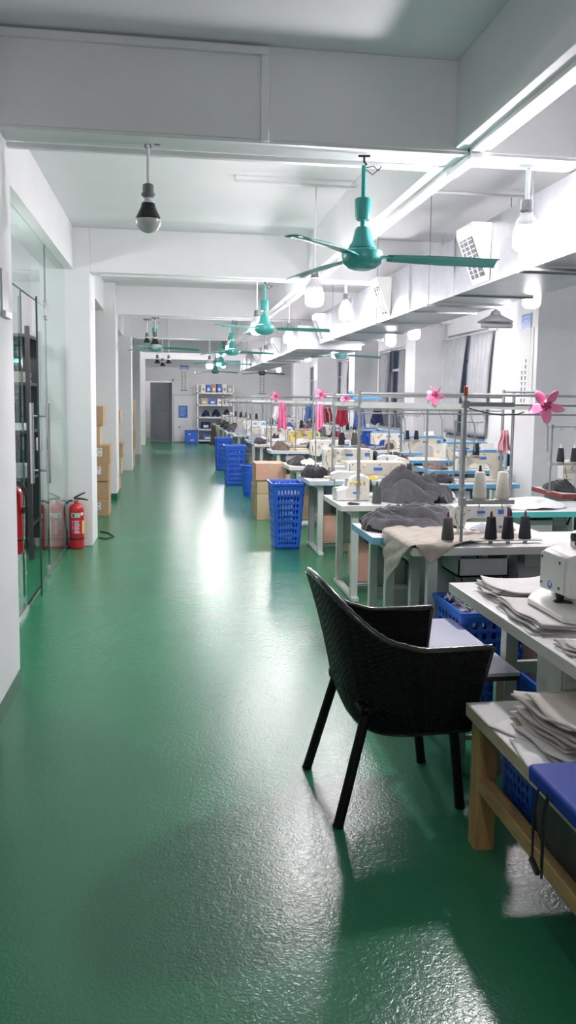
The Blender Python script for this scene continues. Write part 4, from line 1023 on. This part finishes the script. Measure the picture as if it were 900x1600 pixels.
# A2 and A3 contents
heap('large charcoal cloth heap on the blue-edged table', (1.52, 4.83, 0.75), 0.68, 0.52, 0.205, 'f_grey', 5, 0.1, freq=8, fold=0.45, res=150)
heap('charcoal cloth rising over the machine on the third aisle table', (1.94, 6.18, 0.75), 0.62, 0.50, 0.29, 'f_grey', 9, -0.3, freq=8, fold=0.40, res=150)
heap('white cloth sheet spread right of the charcoal heaps', (2.16, 6.40, 0.752), 0.40, 0.46, 0.15, 'f_white', 14, 0.2, freq=4, fold=0.3, res=80)
for k, (x, y, z, sx, sy, h, m, lb) in enumerate([
  (2.46, 5.66, 0.80, 0.16, 0.12, 0.05, 'f_beige', 'small cream lace scrap on the white cloth behind the ivory cones'),
  (2.02, 7.86, 0.752, 0.14, 0.10, 0.05, 'yellow', 'small yellow cloth scrap on the fourth aisle table'),
  (1.66, 9.62, 0.752, 0.22, 0.2, 0.09, 'f_white2', 'off-white cloth scrap on the fifth aisle table'),
  (2.30, 9.62, 0.752, 0.3, 0.25, 0.12, 'f_black', 'black cloth scrap at the right end of the fifth aisle table'),
  (2.30, 14.3, 0.752, 0.34, 0.3, 0.16, 'f_white', 'white cloth heap at the right end of the seventh aisle table'),
  (1.82, 15.5, 0.752, 0.25, 0.22, 0.14, 'f_white', 'white cloth heap beside the eighth aisle machine'),
  (3.15, 10.62, 0.752, 0.2, 0.16, 0.06, 'f_red', 'small dark red cloth scrap on the fifth right-hand table'),
  (3.12, 9.05, 0.752, 0.22, 0.2, 0.07, 'f_brown', 'small brown cloth scrap on the fourth right-hand table'),
  (1.40, 5.98, 0.752, 0.10, 0.07, 0.02, 'f_black', 'tiny black cloth scrap at the aisle corner of the third table'),
  (2.00, 4.72, 0.752, 0.30, 0.2, 0.05, 'f_mid', 'flat grey cloth scrap on the right part of the blue-edged table'),
]): heap(lb, (x, y, z), sx, sy, h, m, 200+k*1.9, freq=7, res=40)
heap('white cloth with cream lace on the turquoise-edged table', (2.74, 5.80, 0.752), 0.60, 0.46, 0.07, 'f_white', 17, 0.2, freq=4, fold=0.3)
heap('crumpled cream ribbon scrap on the white cloth behind the ivory cones', (2.28, 4.86, 0.752), 0.16, 0.12, 0.05, 'f_beige', 19, 0.2) if False else None
make_overlock('boxy off-white sewing machine head at the aisle end of the third table', (1.44, 6.28, 0.752), 0, 'whitem', 0.86)
make_machine('cream sewing machine in the middle of the third aisle table', (1.70, 6.49, 0.752), 0, 'cream', None, 0.98)
# A4: logo machine, black heap
make_machine('cream sewing machine with blue badge on the fourth aisle table', (1.82, 8.10, 0.752), 0, 'cream')
make_overlock('small white overlock machine at the right end of the fourth aisle table', (2.28, 7.98, 0.752), 0, 'whitem', 0.9)
heap('black cloth heap at the aisle end of the fourth table', (1.50, 8.20, 0.75), 0.30, 0.36, 0.16, 'f_black', 21, freq=6)
# other aisle machines
mk = [(4, 1.98, 'cream', None), (5, 2.12, 'yellowm', None), (6, 1.95, 'cream', None), (7, 2.0, 'whitem', 'bluep'), (8, 1.9, 'whitem', None), (9, 1.85, 'cream', None), (10, 1.8, 'whitem', None), (11, 1.8, 'whitem', 'bluep'), (12, 1.8, 'whitem', None)]
CN = {'cream': 'cream', 'yellowm': 'yellow', 'whitem': 'white'}
for i, x, bd, trim in mk:
    X, Y, wx, dy, h, e, _ = spec[i]
    lb = '%s sewing machine on the %s sewing table along the aisle' % (CN[bd]+(' and blue' if trim else ''), ORD[i])
    make_machine(lb, (x, Y+dy*0.55, 0.752), 0, bd, trim, panel=(i % 3 == 0))
    if i in (4, 6, 8, 10): make_overlock('white overlock machine at the right end of the %s aisle table' % ORD[i], (X+wx-0.2, Y+dy*0.5, 0.752), 0, 'whitem', 0.85)
hp = [(4, 0.16, 'f_black', 'black', 0.34, 0.12), (5, 0.20, 'f_brown', 'brown', 0.36, 0.16), (5, 0.78, 'f_black', 'black', 0.4, 0.2), (6, 0.14, 'f_black', 'black', 0.3, 0.13), (7, 0.2, 'f_mid', 'grey', 0.36, 0.18), (8, 0.18, 'f_mid', 'light grey', 0.34, 0.22),
      (9, 0.2, 'f_grey', 'charcoal', 0.36, 0.25), (10, 0.18, 'f_dark', 'charcoal', 0.36, 0.22), (11, 0.2, 'f_black', 'black', 0.4, 0.2), (12, 0.25, 'f_black', 'black', 0.5, 0.2)]
for k, (i, dx, m, cn, s, h) in enumerate(hp):
    X, Y, wx, dy, hh, e, _ = spec[i]
    heap('%s cloth heap at the %s of the %s aisle table' % (cn, 'right end' if dx > 0.5 else 'aisle end', ORD[i]), (X+dx, Y+dy*0.55, 0.75), s*0.8, dy*0.75, h, m, 40+k*1.7, freq=6, res=44)
heap('black crumpled cloth at the front of the fourth aisle table', (1.86, 7.83, 0.75), 0.20, 0.16, 0.06, 'f_black', 77, freq=6, res=40)
# grey-black bottle-like cone on A3 front and pad
make_cone('dark thread cone standing upright on the third aisle table before the heap', (1.585, 5.99, 0.752), 'yarn_g', 'dark', 1.1)
# second row machines
mkB = [(1, 3.74, 'cream', None, 0.9), (2, 3.10, 'cream', 'bluep', 1), (3, 3.5, 'cream', 'bluep', 1), (4, 3.5, 'cream', 'bluep', 1), (5, 3.4, 'cream', 'bluep', 1), (6, 3.4, 'whitem', 'bluep', 1), (7, 3.3, 'whitem', None, 1), (8, 3.3, 'cream', 'bluep', 1), (9, 3.3, 'whitem', None, 1), (10, 3.3, 'cream', None, 1), (11, 3.3, 'whitem', 'bluep', 1)]
for i, x, bd, trim, s in mkB:
    X, Y, wx, dy, h, e, nm = specB[i]
    make_machine('%s sewing machine on the %s table of the right-hand row' % (CN[bd]+(' and blue' if trim else ''), ORD[i]), (x, Y+dy*0.5, h), 0, bd, trim, s, panel=(i % 2 == 0))
hpB = [(1, 0.13, 'f_black', 'black', 0.25, 0.10), (2, 0.16, 'f_black', 'black', 0.28, 0.10), (4, 0.14, 'f_black', 'black', 0.3, 0.12), (5, 0.12, 'f_brown', 'brown', 0.3, 0.16), (6, 0.14, 'f_red', 'dark red', 0.3, 0.3),
       (7, 0.1, 'f_navy', 'navy', 0.3, 0.22), (8, 0.14, 'f_red', 'dark red', 0.3, 0.3), (9, 0.14, 'f_blue', 'denim blue', 0.3, 0.3), (10, 0.14, 'f_black', 'black', 0.3, 0.2), (3, 0.15, 'f_dark', 'charcoal', 0.28, 0.10)]
for k, (i, dx, m, cn, s, h) in enumerate(hpB):
    X, Y, wx, dy, hh, e, nm = specB[i]
    heap('%s cloth heap on the %s table of the right-hand row' % (cn, ORD[i]), (X+dx, Y+dy*0.5, hh), s, dy*0.8, h, m, 60+k*1.3, freq=6, res=44)
heap('black cloth heap between the maroon-edged table and its neighbour', (3.52, 7.42, 0.0), 0.40, 0.5, 0.86, 'f_black', 88, freq=6, res=44) if False else None
# thread stands on tables
sd = [(3, 1.60, 7.80), (4, 1.75, 9.55), (5, 1.95, 12.4), (6, 1.7, 14.15), (8, 1.7, 17.9), (9, 1.6, 19.3), (10, 1.6, 20.7)]
for i, x, y in sd:
    make_stand('grey thread stand on the %s sewing table along the aisle' % ORD[i], (x, y, 0.752), 0.80)
    for k, nm in ((0, 'left'), (1, 'right')):
        make_cone('%s thread cone on the stand of the %s aisle table, %s of two' % (['charcoal', 'black'][(i+k) % 2], ORD[i], nm), (x+0.09+0.13*k, y, 0.752+0.80*0.42+0.015), ['yarn_g', 'yarn_k'][(i+k) % 2], 'cream', 1.0)
for i, x, y in [(1, 3.43, 6.62), (2, 2.85, 7.46), (4, 3.2, 10.5), (6, 3.1, 13.75), (8, 3.0, 17.45)]:
    zz = specB[i][4]
    make_stand('grey thread stand on the %s table of the right-hand row' % ORD[i], (x-0.11, y, zz), 0.62 if i != 1 else 0.60)
    for k, nm in ((0, 'left'), (1, 'right')):
        make_cone('%s thread cone on the stand of the %s right-row table, %s of two' % (['black', 'navy black'][k], ORD[i], nm), (x-0.02+0.13*k, y, zz+(0.62 if i != 1 else 0.60)*0.42+0.015), 'yarn_k', 'cream', 1.0)

# ------------------------------------------------------------------ pipe racks over the tables
def rack(label, x0, x1, y, zt, zb=0.75, mid=1.51, tray=True, hooks=6, x2=None):
    t = thing('pipe_rack', label, 'rack', (x0, y, 0))
    L = x1-x0; Lx = (x2 or x1)-x0
    MB().cyl((0, 0, zb), (0, 0, zt+0.02), 0.013, n=12).build('post', 'pipe', t)
    MB().cyl((L, 0.03, 0), (L, 0.03, zt+0.02), 0.013, n=12).build('post', 'pipe', t)
    MB().lathe([(0.03, zb), (0.03, zb+0.005), (0.014, zb+0.012)], 14).build('post_flange', 'pipe', t)
    MB().cyl((0, 0, zt), (Lx, 0, zt), 0.012, n=12).build('top_rail', 'pipe', t)
    if tray:
        b = MB(); b.bx(0, -0.03, mid-0.012, Lx, 0.05, mid); b.bx(0, -0.034, mid-0.02, Lx, -0.03, mid+0.014); b.bx(0, 0.05, mid-0.02, Lx, 0.054, mid+0.014)
        b.build('cable_tray', 'leg', t)
        MB().cyl((0, 0.02, mid-0.06), (Lx, 0.02, mid-0.06), 0.007, n=8).build('lower_rail', 'pipe', t)
    R = random.Random(int(y*10))
    for k in range(hooks):
        x = Lx*(k+0.5)/hooks+R.uniform(-0.04, 0.04)
        h = MB(); h.tube([(x, 0, mid-0.02), (x+0.01, -0.01, mid-0.10), (x+0.04, -0.01, mid-0.16), (x+0.045, -0.01, mid-0.36)], 0.005, 6); h.build('hose_drop', 'pipe', t)
    return t
rack('grey pipe rack over the third aisle table, reaching to the right edge', 1.48, 2.77, 6.18, 1.605, hooks=4, x2=3.9)
rack('grey pipe rack over the fourth aisle table', 1.72, 2.75, 8.32, 1.60, hooks=4, x2=3.6)
rack('grey pipe rack over the fifth aisle table', 1.80, 2.80, 10.02, 1.62, hooks=5, x2=3.8)
rack('grey pipe rack over the sixth aisle table', 1.62, 2.76, 12.85, 1.60, hooks=6, x2=3.8)
rack('grey pipe rack over the eighth aisle table', 1.60, 2.70, 15.85, 1.60, hooks=6, x2=3.7)
rack('grey pipe rack over the tenth aisle table', 1.45, 2.60, 19.75, 1.60, hooks=7, x2=3.7)
rack('grey pipe rack over the twelfth aisle table', 1.45, 2.60, 22.65, 1.60, hooks=7, x2=3.7)
# extra upright poles near the pink fan
for x, y, zt, lb in ((2.62, 6.95, 1.62, 'grey upright pole just right of the nearest thread stand'), (2.98, 6.9, 1.66, 'grey upright pole before the banner column')):
    p = thing('pole', lb, 'pole', (x, y, 0)); MB().cyl((0, 0, 0), (0, 0, zt), 0.014, n=12).build('pole_tube', 'pipe', p); MB().lathe([(0.05, 0), (0.05, 0.006), (0.016, 0.014)], 14).build('base_flange', 'pipe', p)
    MB().cyl((0, 0, zt-0.02), (0.35, 0, zt-0.02), 0.008, n=8).build('side_arm', 'pipe', p)
make_pinwheel('large pink five-petal clip fan on the bar before the banner column', (1.985, 4.035, 1.535), 0.095, math.radians(-20))
make_pinwheel('pink clip fan on the rack before the window curtain', (2.07, 6.11, 1.60), 0.08, math.radians(15))
make_pinwheel('pink clip fan on the rack over the fifth aisle table, left end', (1.88, 9.95, 1.62), 0.08, math.radians(-10))
make_pinwheel('small pink clip fan on the rack over the sixth aisle table', (1.68, 12.78, 1.60), 0.09, 0.2)
make_pinwheel('pale pink clip fan right of the third rack post', (2.2, 9.95, 1.58), 0.08, 0.3)
def hanging(label, loc, w, h, m, seed, amp=0.03, freq=16, name='hanging_cloth', cat='cloth', th=0.004):
    b = MB()
    def f(u, v):
        s = 0.55+0.45*v
        return ((u-0.5)*w*s, amp*math.sin(u*freq+2.0*noise.noise(Vector((u*3, v*2, seed))))*(0.4+0.6*v), -v*h+0.02*math.sin(u*9+seed)*v)
    b.grid(f, 40, 24); o = b.build(name, m, None, solid=th, ang=80); o.location = loc
    return tag(o, label, cat)
hanging('pink cloth hanging from the rack beside the third rack post', (1.86, 9.92, 1.50), 0.12, 0.32, 'pink', 3)
hanging('pink cloth hanging from the rack over the sixth aisle table', (1.78, 12.75, 1.50), 0.16, 0.42, 'pink', 4)
hanging('pale pink patterned cloth hanging by the upright poles', (2.98, 6.85, 1.30), 0.12, 0.20, 'pinkp', 6)
for k, (x, y, z, w_, h_, m, cn) in enumerate([(2.75, 12.75, 1.44, 0.3, 0.5, 'f_red', 'dark red garment'), (3.05, 12.75, 1.44, 0.28, 0.55, 'f_blue', 'denim blue garment'), (3.35, 12.78, 1.44, 0.28, 0.45, 'f_navy', 'navy garment'), (2.4, 12.75, 1.44, 0.26, 0.42, 'f_brown', 'brown garment'),
      (2.75, 15.75, 1.44, 0.3, 0.5, 'f_blue', 'denim blue garment'), (3.1, 15.75, 1.44, 0.3, 0.55, 'f_red', 'dark red garment'), (2.1, 15.75, 1.44, 0.28, 0.5, 'f_white2', 'off-white garment')]):
    hanging('%s hanging from the rack over the %s aisle table' % (cn, 'sixth' if y < 14 else 'eighth'), (x, y-0.05, z), w_*0.8, h_*0.6, m, k, 0.03, 14, 'hanging_garment', 'garment')
# blue tools and clamps on racks
for k, (x, y, z, lb) in enumerate([(2.25, 9.96, 1.56, 'blue plastic bar lying along the rack over the fifth aisle table'), (2.9, 12.8, 1.56, 'blue plastic bar lying along the rack over the sixth aisle table')]):
    b = MB(); b.bx(0, 0, 0, 0.42, 0.03, 0.035); b.cb((0.02, 0.015, 0.06), (0.05, 0.03, 0.09)); o = b.build('rack_bar', 'bluep', None, 0.004); o.location = (x, y, z); tag(o, lb, 'bar')

# ------------------------------------------------------------------ cartons
def make_carton(label, loc, w, d, h, m='carton', rz=0, tape='tape', lab=False, group=None):
    t = thing('carton', label, 'box', loc, rz, group)
    MB().bx(-w/2, 0, 0, w/2, d, h).build('carton_body', m, t, 0.004)
    b = MB(); b.bx(-0.025, -0.0015, h-0.07, 0.025, 0, h-0.001); b.bx(-0.025, 0, h, 0.025, d, h+0.0012); b.build('tape_strip', tape, t)
    f = MB(); f.bx(-w/2, -0.001, h*0.985, w/2, 0, h*0.99) if False else None
    if lab:
        box(-w*0.02, -0.002, h*0.40, w*0.28, 0, h*0.85).build('paper_label', 'paper', t)
        p = MB()
        R = random.Random(int(loc[1]*7+loc[2]*100))
        for r in range(3):
            for c in range(3):
                if R.random() < 0.6: p.bx(w*(0.02+0.08*c), -0.003, h*(0.48+0.12*r), w*(0.07+0.08*c), -0.002, h*(0.53+0.12*r))
        if p.v: p.build('label_print', 'ink', t)
    return t
zs = [0, 0.215, 0.46, 0.685, 0.93]
nm = ['lowest', 'second', 'third', 'fourth']
for k in range(4):
    make_carton('brown carton with white label behind the second left column, %s from the floor' % nm[k], (-1.02+[0, -0.0, 0.005, 0.02][k], 10.62+0.02*(k % 2), zs[k]), 0.45, 0.40, zs[k+1]-zs[k]-0.003, 'carton', 0, 'carton2', k != 1)
make_carton('narrower tan carton above the labelled stack behind the second column', (-1.12, 10.64, 0.93), 0.44, 0.36, 0.25, 'carton2', 0, 'tape', True)
make_carton('topmost brown carton of the stack behind the second left column', (-1.08, 10.63, 1.183), 0.45, 0.38, 0.25, 'carton')
z = 0
for k, h in enumerate((0.26, 0.30, 0.22, 0.34, 0.2)):
    make_carton('brown carton behind the third left column, %s from the floor' % ORD[k], (-1.03+0.03*((k*7) % 3-1), 13.6+0.03*(k % 2), z), 0.44, 0.45, h, ['carton', 'carton2', 'kraft'][k % 3]); z += h+0.003
sk = heap('brown kraft sack standing before the cartons behind the third column', (-0.86, 13.42, 0.26), 0.16, 0.16, 0.55, 'kraft', 91, fold=0.15, name='paper_sack', cat='sack') if False else None
z = 0
for k, h in enumerate((0.4, 0.42, 0.38, 0.3)):
    make_carton('brown carton behind the fourth left column, %s from the floor' % ORD[k], (-1.02+0.02*(k % 2), 18.3, z), 0.45, 0.45, h, ['carton2', 'carton', 'kraft'][k % 3]); z += h+0.003
z = 0
for k, h in enumerate((0.45, 0.4)):
    make_carton('brown carton inside the back doorway, %s' % ('lower' if k == 0 else 'upper'), (-1.08, YB+1.0, z), 0.4, 0.4, h, 'carton'); z += h+0.003
# aisle stack
make_carton('lowest carton with green tape in the aisle stack beside the blue basket', (1.285, 10.15, 0), 0.36, 0.42, 0.335, 'carton2', 0, 'gtape')
make_carton('middle carton with green tape in the aisle stack beside the blue basket', (1.285, 10.15, 0.338), 0.36, 0.42, 0.175, 'carton2', 0, 'gtape')
make_carton('top carton with pinkish lid in the aisle stack beside the blue basket', (1.275, 10.13, 0.516), 0.38, 0.44, 0.215, 'cartonp', 0, 'tape')
make_carton('tan carton directly behind the aisle carton stack', (1.27, 10.75, 0), 0.30, 0.3, 0.40, 'carton2')
make_carton('tan carton upon the one behind the aisle stack', (1.27, 10.75, 0.403), 0.28, 0.28, 0.24, 'carton2')
for k, (i, h, m, lb) in enumerate([(2, 0.26, 'cartonp', 'pinkish carton under the third aisle table'), (3, 0.27, 'cartonp', 'reddish carton under the fourth aisle table'), (4, 0.27, 'carton', 'brown carton under the fifth aisle table'), (5, 0.27, 'cartonp', 'pinkish carton under the sixth aisle table'), (6, 0.27, 'carton2', 'tan carton under the seventh aisle table')]):
    make_carton(lb, (spec[i][0]+0.32, spec[i][1]+0.28, 0.092), 0.25, spec[i][3]-0.40, h, m)
b = MB().bx(0, 0, 0, 0.36, 0.155, 0.28).build('supply_box', 'motor', None, 0.006); b.location = (1.36, 4.785, 0.092); tag(b, 'grey box under the blue-edged table behind the chair', 'box')
b = MB().bx(0, 0, 0, 0.24, 0.16, 0.30).build('supply_box', 'leg', None, 0.006); b.location = (1.425, 4.19, 0.092); tag(b, 'pale grey box under the beige cloth table', 'box')
# black bag on bench shelf
b = MB().grid(lambda u, v: ((u-0.5)*0.50*(1-0.06*v)*(1 if True else 0), 0, 0), 1, 1)
def bagf(u, v):
    a = 2*PI*u
    c, s_ = math.cos(a), math.sin(a)
    p = 0.35
    x = math.copysign(abs(c)**p, c)*0.24; y = math.copysign(abs(s_)**p, s_)*0.33
    k = 1-0.10*v**3+0.03*noise.noise(Vector((c*2, s_*2, v*3)))
    return (x*k, y*k, 0.215*v)
bb = MB().grid(bagf, 64, 16); top = [bagf(k/64, 1) for k in range(64)]; bb.add(top, [tuple(range(64))])
bg = bb.build('soft_bag', 'bag', None, ang=60); bg.location = (1.318, 1.91, 0.217); tag(bg, 'black soft bag on the lower shelf of the pine workbench', 'bag')

# ------------------------------------------------------------------ back wall: posters, shelf, panel
def glyph(mb, x, z, s, y, R):
    for k in range(3):
        zz = z+s*(0.12+0.32*k); mb.bx(x+s*R.uniform(0, 0.15), y-0.001, zz, x+s*R.uniform(0.8, 1.0), y, zz+s*0.11)
    for k in range(2):
        xx = x+s*R.uniform(0.15, 0.75); mb.bx(xx, y-0.001, z+s*R.uniform(0, 0.2), xx+s*0.12, y, z+s*R.uniform(0.75, 1.0))
def poster(label, loc, w, h, rz=0, cols=2, seed=2, head=0.14, foot=0.05, orange=True, gl=None):
    t = thing('wall_banner', label, 'banner', loc, rz)
    box(-w/2, -0.006, 0, w/2, 0, h).build('banner_sheet', 'paper', t)
    hd = MB(); n = 14
    top = h; zb = h*(1-head)
    hd.add([(-w/2+0.008, -0.008, top-0.008)]+[(w/2-0.008, -0.008, top-0.008)]+[(w/2-0.008-(w-0.016)*k/n, -0.008, zb-0.03*h*math.sin(k/n*PI+PI)*1.2-0.03*h) for k in range(n+1)], [tuple(range(n+3))])
    hd.build('banner_header', 'blueprint', t)
    st_ = MB()
    for k in range(2): st_.bx(-w*0.3+0.02*k, -0.0095, h*(0.955-0.035*k), w*0.32-0.03*k, -0.008, h*(0.965-0.035*k))
    st_.build('header_lettering', 'lightprint', t)
    ft = MB().bx(-w*0.42, -0.0085, h*0.012, w*0.35, -0.006, h*foot); ft.build('banner_footer', 'blueprint', t)
    R = random.Random(seed); g = MB()
    s = w*0.19
    for c in range(cols):
        x = -w*0.34+c*w*0.36
        z = h*0.08
        zmax = h*0.78 if gl is None else h*gl[c]
        while z < zmax:
            glyph(g, x, z, s, -0.0065, R); z += s*1.35
    g.build('banner_lettering', 'ink', t)
    if orange:
        o = MB(); glyph(o, -w*0.34, h*0.42, s*1.5, -0.0075, R); o.build('highlight_lettering', 'yellow', t)
    return t
for k, (x, y, z, sx, sy, h, m, lb) in enumerate([
  (3.45, 16.3, 0, 0.7, 0.6, 1.15, 'f_maroon', 'tall maroon garment heap on the floor beside the second right column'),
  (3.60, 14.7, 0, 0.6, 0.5, 1.0, 'f_blue', 'denim blue garment heap on the floor beyond the sixth right table'),
  (3.35, 18.5, 0, 0.7, 0.6, 1.2, 'f_red', 'dark red garment heap on the floor near the third right column'),
  (3.40, 20.5, 0, 0.7, 0.6, 1.15, 'f_navy', 'navy garment heap on the floor near the far right table'),
  (3.62, 13.05, 0, 0.55, 0.5, 0.95, 'f_brown', 'brown garment heap on the floor before the first right column'),
  (3.70, 9.75, 0, 0.5, 0.45, 0.75, 'f_dark', 'charcoal garment heap on the floor between two blue-edged right tables'),
  (2.2, 13.6, 0, 0.55, 0.5, 0.85, 'f_maroon', 'maroon garment heap between the aisle tables and the right-hand row'),
  (2.25, 16.9, 0, 0.5, 0.5, 1.0, 'f_dark', 'charcoal garment heap between the far aisle tables'),
]): heap(lb, (x, y, z), sx, sy, h, m, 120+k*2.3, freq=7, res=44)
lattice('bright blue crate on top of the right-hand row near the second right column', 'plastic_crate', 'crate', (3.58, 14.0, 0.755), 0.4, 0.4, 0.26, 0.92, 5, 6)
poster('narrow blue and white safety banner on the back wall left of the shelf', (0.505, YB-0.002, 1.80), 0.31, 0.90, seed=2)
poster('narrow blue and white banner on the back wall near the bright corner', (3.28, YB-0.002, 1.72), 0.32, 0.88, seed=5, orange=False)
pb_ = poster('tall blue-headed white banner on the right column behind the pink fan', (4.028, 8.76, 1.46), 0.25, 1.10, -PI/2, seed=8, orange=False, head=0.15, gl=(0.40, 0.52))
MB().bx(-0.20, -0.004, -0.04, 0.20, -0.001, 0.93).build('backing_sheet', 'paper', pb_)
# side cabinet door / panel
pn = thing('wall_cabinet', 'white flush cabinet door with a blue notice on the back wall', 'cabinet', (0.15, YB, 0))
box(0.0, -0.05, 0.02, 0.78, 0, 1.65).build('cabinet_door', 'plastic_w', pn, 0.004)
b = MB(); b.bx(-0.03, -0.06, 0, 0.0, 0, 1.68); b.bx(-0.03, -0.06, 1.65, 0.80, 0, 1.68); b.build('frame', 'paleblue', pn)
box(0.15, -0.056, 0.86, 0.47, -0.05, 1.29).build('notice', 'blueprint', pn)
b = MB()
for k in range(8): b.bx(0.19, -0.0575, 0.93+0.04*k, 0.19+0.24*(0.7+0.3*((k*37) % 5)/5), -0.056, 0.945+0.04*k)
b.build('notice_lettering', 'lightprint', pn)
b = MB(); b.bx(0.17, -0.065, 0.50, 0.20, -0.05, 0.57); b.build('handle', 'dark', pn)
# white shelf
sf = thing('storage_shelf', 'white metal shelf unit with five boards against the back wall', 'shelf', (0.95, 27.85, 0))
for x in (0, 1.24):
    for y in (0, 0.55): box(x-0.02, y-0.02, 0, x+0.02, y+0.02, 2.06).build('post', 'shelfw', sf)
SZ = [0.12, 0.50, 0.92, 1.34, 1.76]
for z in SZ: box(-0.02, -0.02, z-0.05, 1.26, 0.57, z).build('shelf_board', 'shelfw', sf, 0.003)
R = random.Random(4)
cols_ = [['f_blue', 'f_navy'], ['f_navy', 'f_beige', 'f_blue'], ['f_navy', 'f_navy', 'f_black'], ['carton2', 'bluecrate', 'paper', 'paper'], ['paper', 'bluecrate', 'carton', 'bluecrate', 'paper', 'motor']]
cname = {'f_blue': 'blue', 'f_navy': 'navy', 'f_beige': 'beige', 'f_black': 'black', 'carton2': 'tan', 'bluecrate': 'blue', 'paper': 'white', 'carton': 'brown', 'motor': 'grey'}
sname = ['lowest', 'second lowest', 'middle', 'second highest', 'top']
for s_, z in enumerate(SZ):
    n = len(cols_[s_])
    for k, m in enumerate(cols_[s_]):
        x = 0.10+1.10*(k+0.5)/n; w_ = 0.9/n
        if s_ == 2:
            heap('%s bundled cloth on the middle board of the white shelf, %s from the left' % (cname[m], ORD[k]), (0.95+x, 28.08, z), w_, 0.4, 0.30, m, 70+k, res=30, fold=0.15)
        else:
            h = [0.2, 0.22, 0, 0.20, 0.27][s_]*R.uniform(0.85, 1.1); dep = R.uniform(0.22, 0.34)
            t = thing('shelf_box', '%s box on the %s board of the white shelf, %s from the left' % (cname[m], sname[s_], ORD[k]), 'box', (0.95+x, 27.88, z), R.uniform(-0.06, 0.06))
            MB().bx(-w_/2, 0, 0, w_/2, dep, h).build('box_body', m, t, 0.004)
            MB().bx(-w_/2-0.003, -0.003, h*0.80, w_/2+0.003, dep+0.003, h+0.002).build('lid', m, t, 0.003)
            MB().bx(-w_*0.28, -0.004, h*0.2, w_*0.28, -0.0, h*0.55).build('label_patch', 'paper' if m != 'paper' else 'carton', t)
# hanging cloth at the last table end and white bag
hanging('brown and red cloth hanging off the last aisle table', (1.30, 24.15, 0.76), 0.22, 0.62, 'f_brown', 5)
# curtains in the right windows
for (y, w_, h_, sd_, lb) in [(12.40, 1.05, 1.5, 1, 'grey curtain drawn aside in the window behind the upright poles'), (11.30, 0.85, 1.5, 2, 'silver grey curtain right of the drawn one in the same window'), (16.6, 0.7, 1.3, 3, 'pale curtain in the window between the second and third right columns'), (15.2, 0.6, 1.3, 4, 'grey curtain by the second right column window edge'), (20.5, 0.8, 1.3, 6, 'grey curtain in the far right window')]:
    c = thing('curtain', lb, 'curtain', (4.50, y, 2.55))
    b = MB()
    def cf(u, v, sd_=sd_, w_=w_, h_=h_):
        s = 1-0.45*math.sin(v*PI*0.5)*(1 if sd_ in (1, 3) else 0.2)
        lean = (0.12*v if sd_ == 2 else 0)
        return (0.03*math.sin(u*34+1.5*noise.noise(Vector((u*2, v*1.5, sd_))))-0.03*v, (u-0.5)*w_*s+lean, -v*h_)
    b.grid(cf, 80, 20); b.build('curtain_cloth', 'f_curtain', c, solid=0.002, ang=80)
    MB().cyl((0, -w_/2-0.1, 0.01), (0, w_/2+0.1, 0.01), 0.012).build('curtain_rod', 'plastic_w', c)
# cable on the floor beyond second column
cb = MB().tube([(-0.80, 9.35, 0.006), (-0.70, 9.25, 0.006), (-0.62, 9.0, 0.006), (-0.70, 8.85, 0.006), (-0.78, 8.95, 0.006)], 0.007, 6).build('floor_cable', 'black'); tag(cb, 'black cable end lying on the floor behind the second left column', 'cable')
# switch box on the nearest left column
sw = thing('wall_pocket', 'clear plastic holder screwed to the nearest left column', 'holder', (XL, 4.12, 1.90))
box(0, -0.06, 0.03, 0.008, 0.1, 0.26).build('back_plate', 'bulbrib', sw, 0.002); box(0.008, -0.06, 0.03, 0.022, 0.1, 0.06).build('tray', 'plastic_w', sw, 0.002)
# small switch in back passage
b = MB().bx(-0.12, -0.05, 0, 0.12, 0, 0.4).build('switch_box', 'plastic_w', None, 0.006); b.location = (-1.2, YB+2.99, 1.15); tag(b, 'white switch box inside the back doorway', 'switch box')
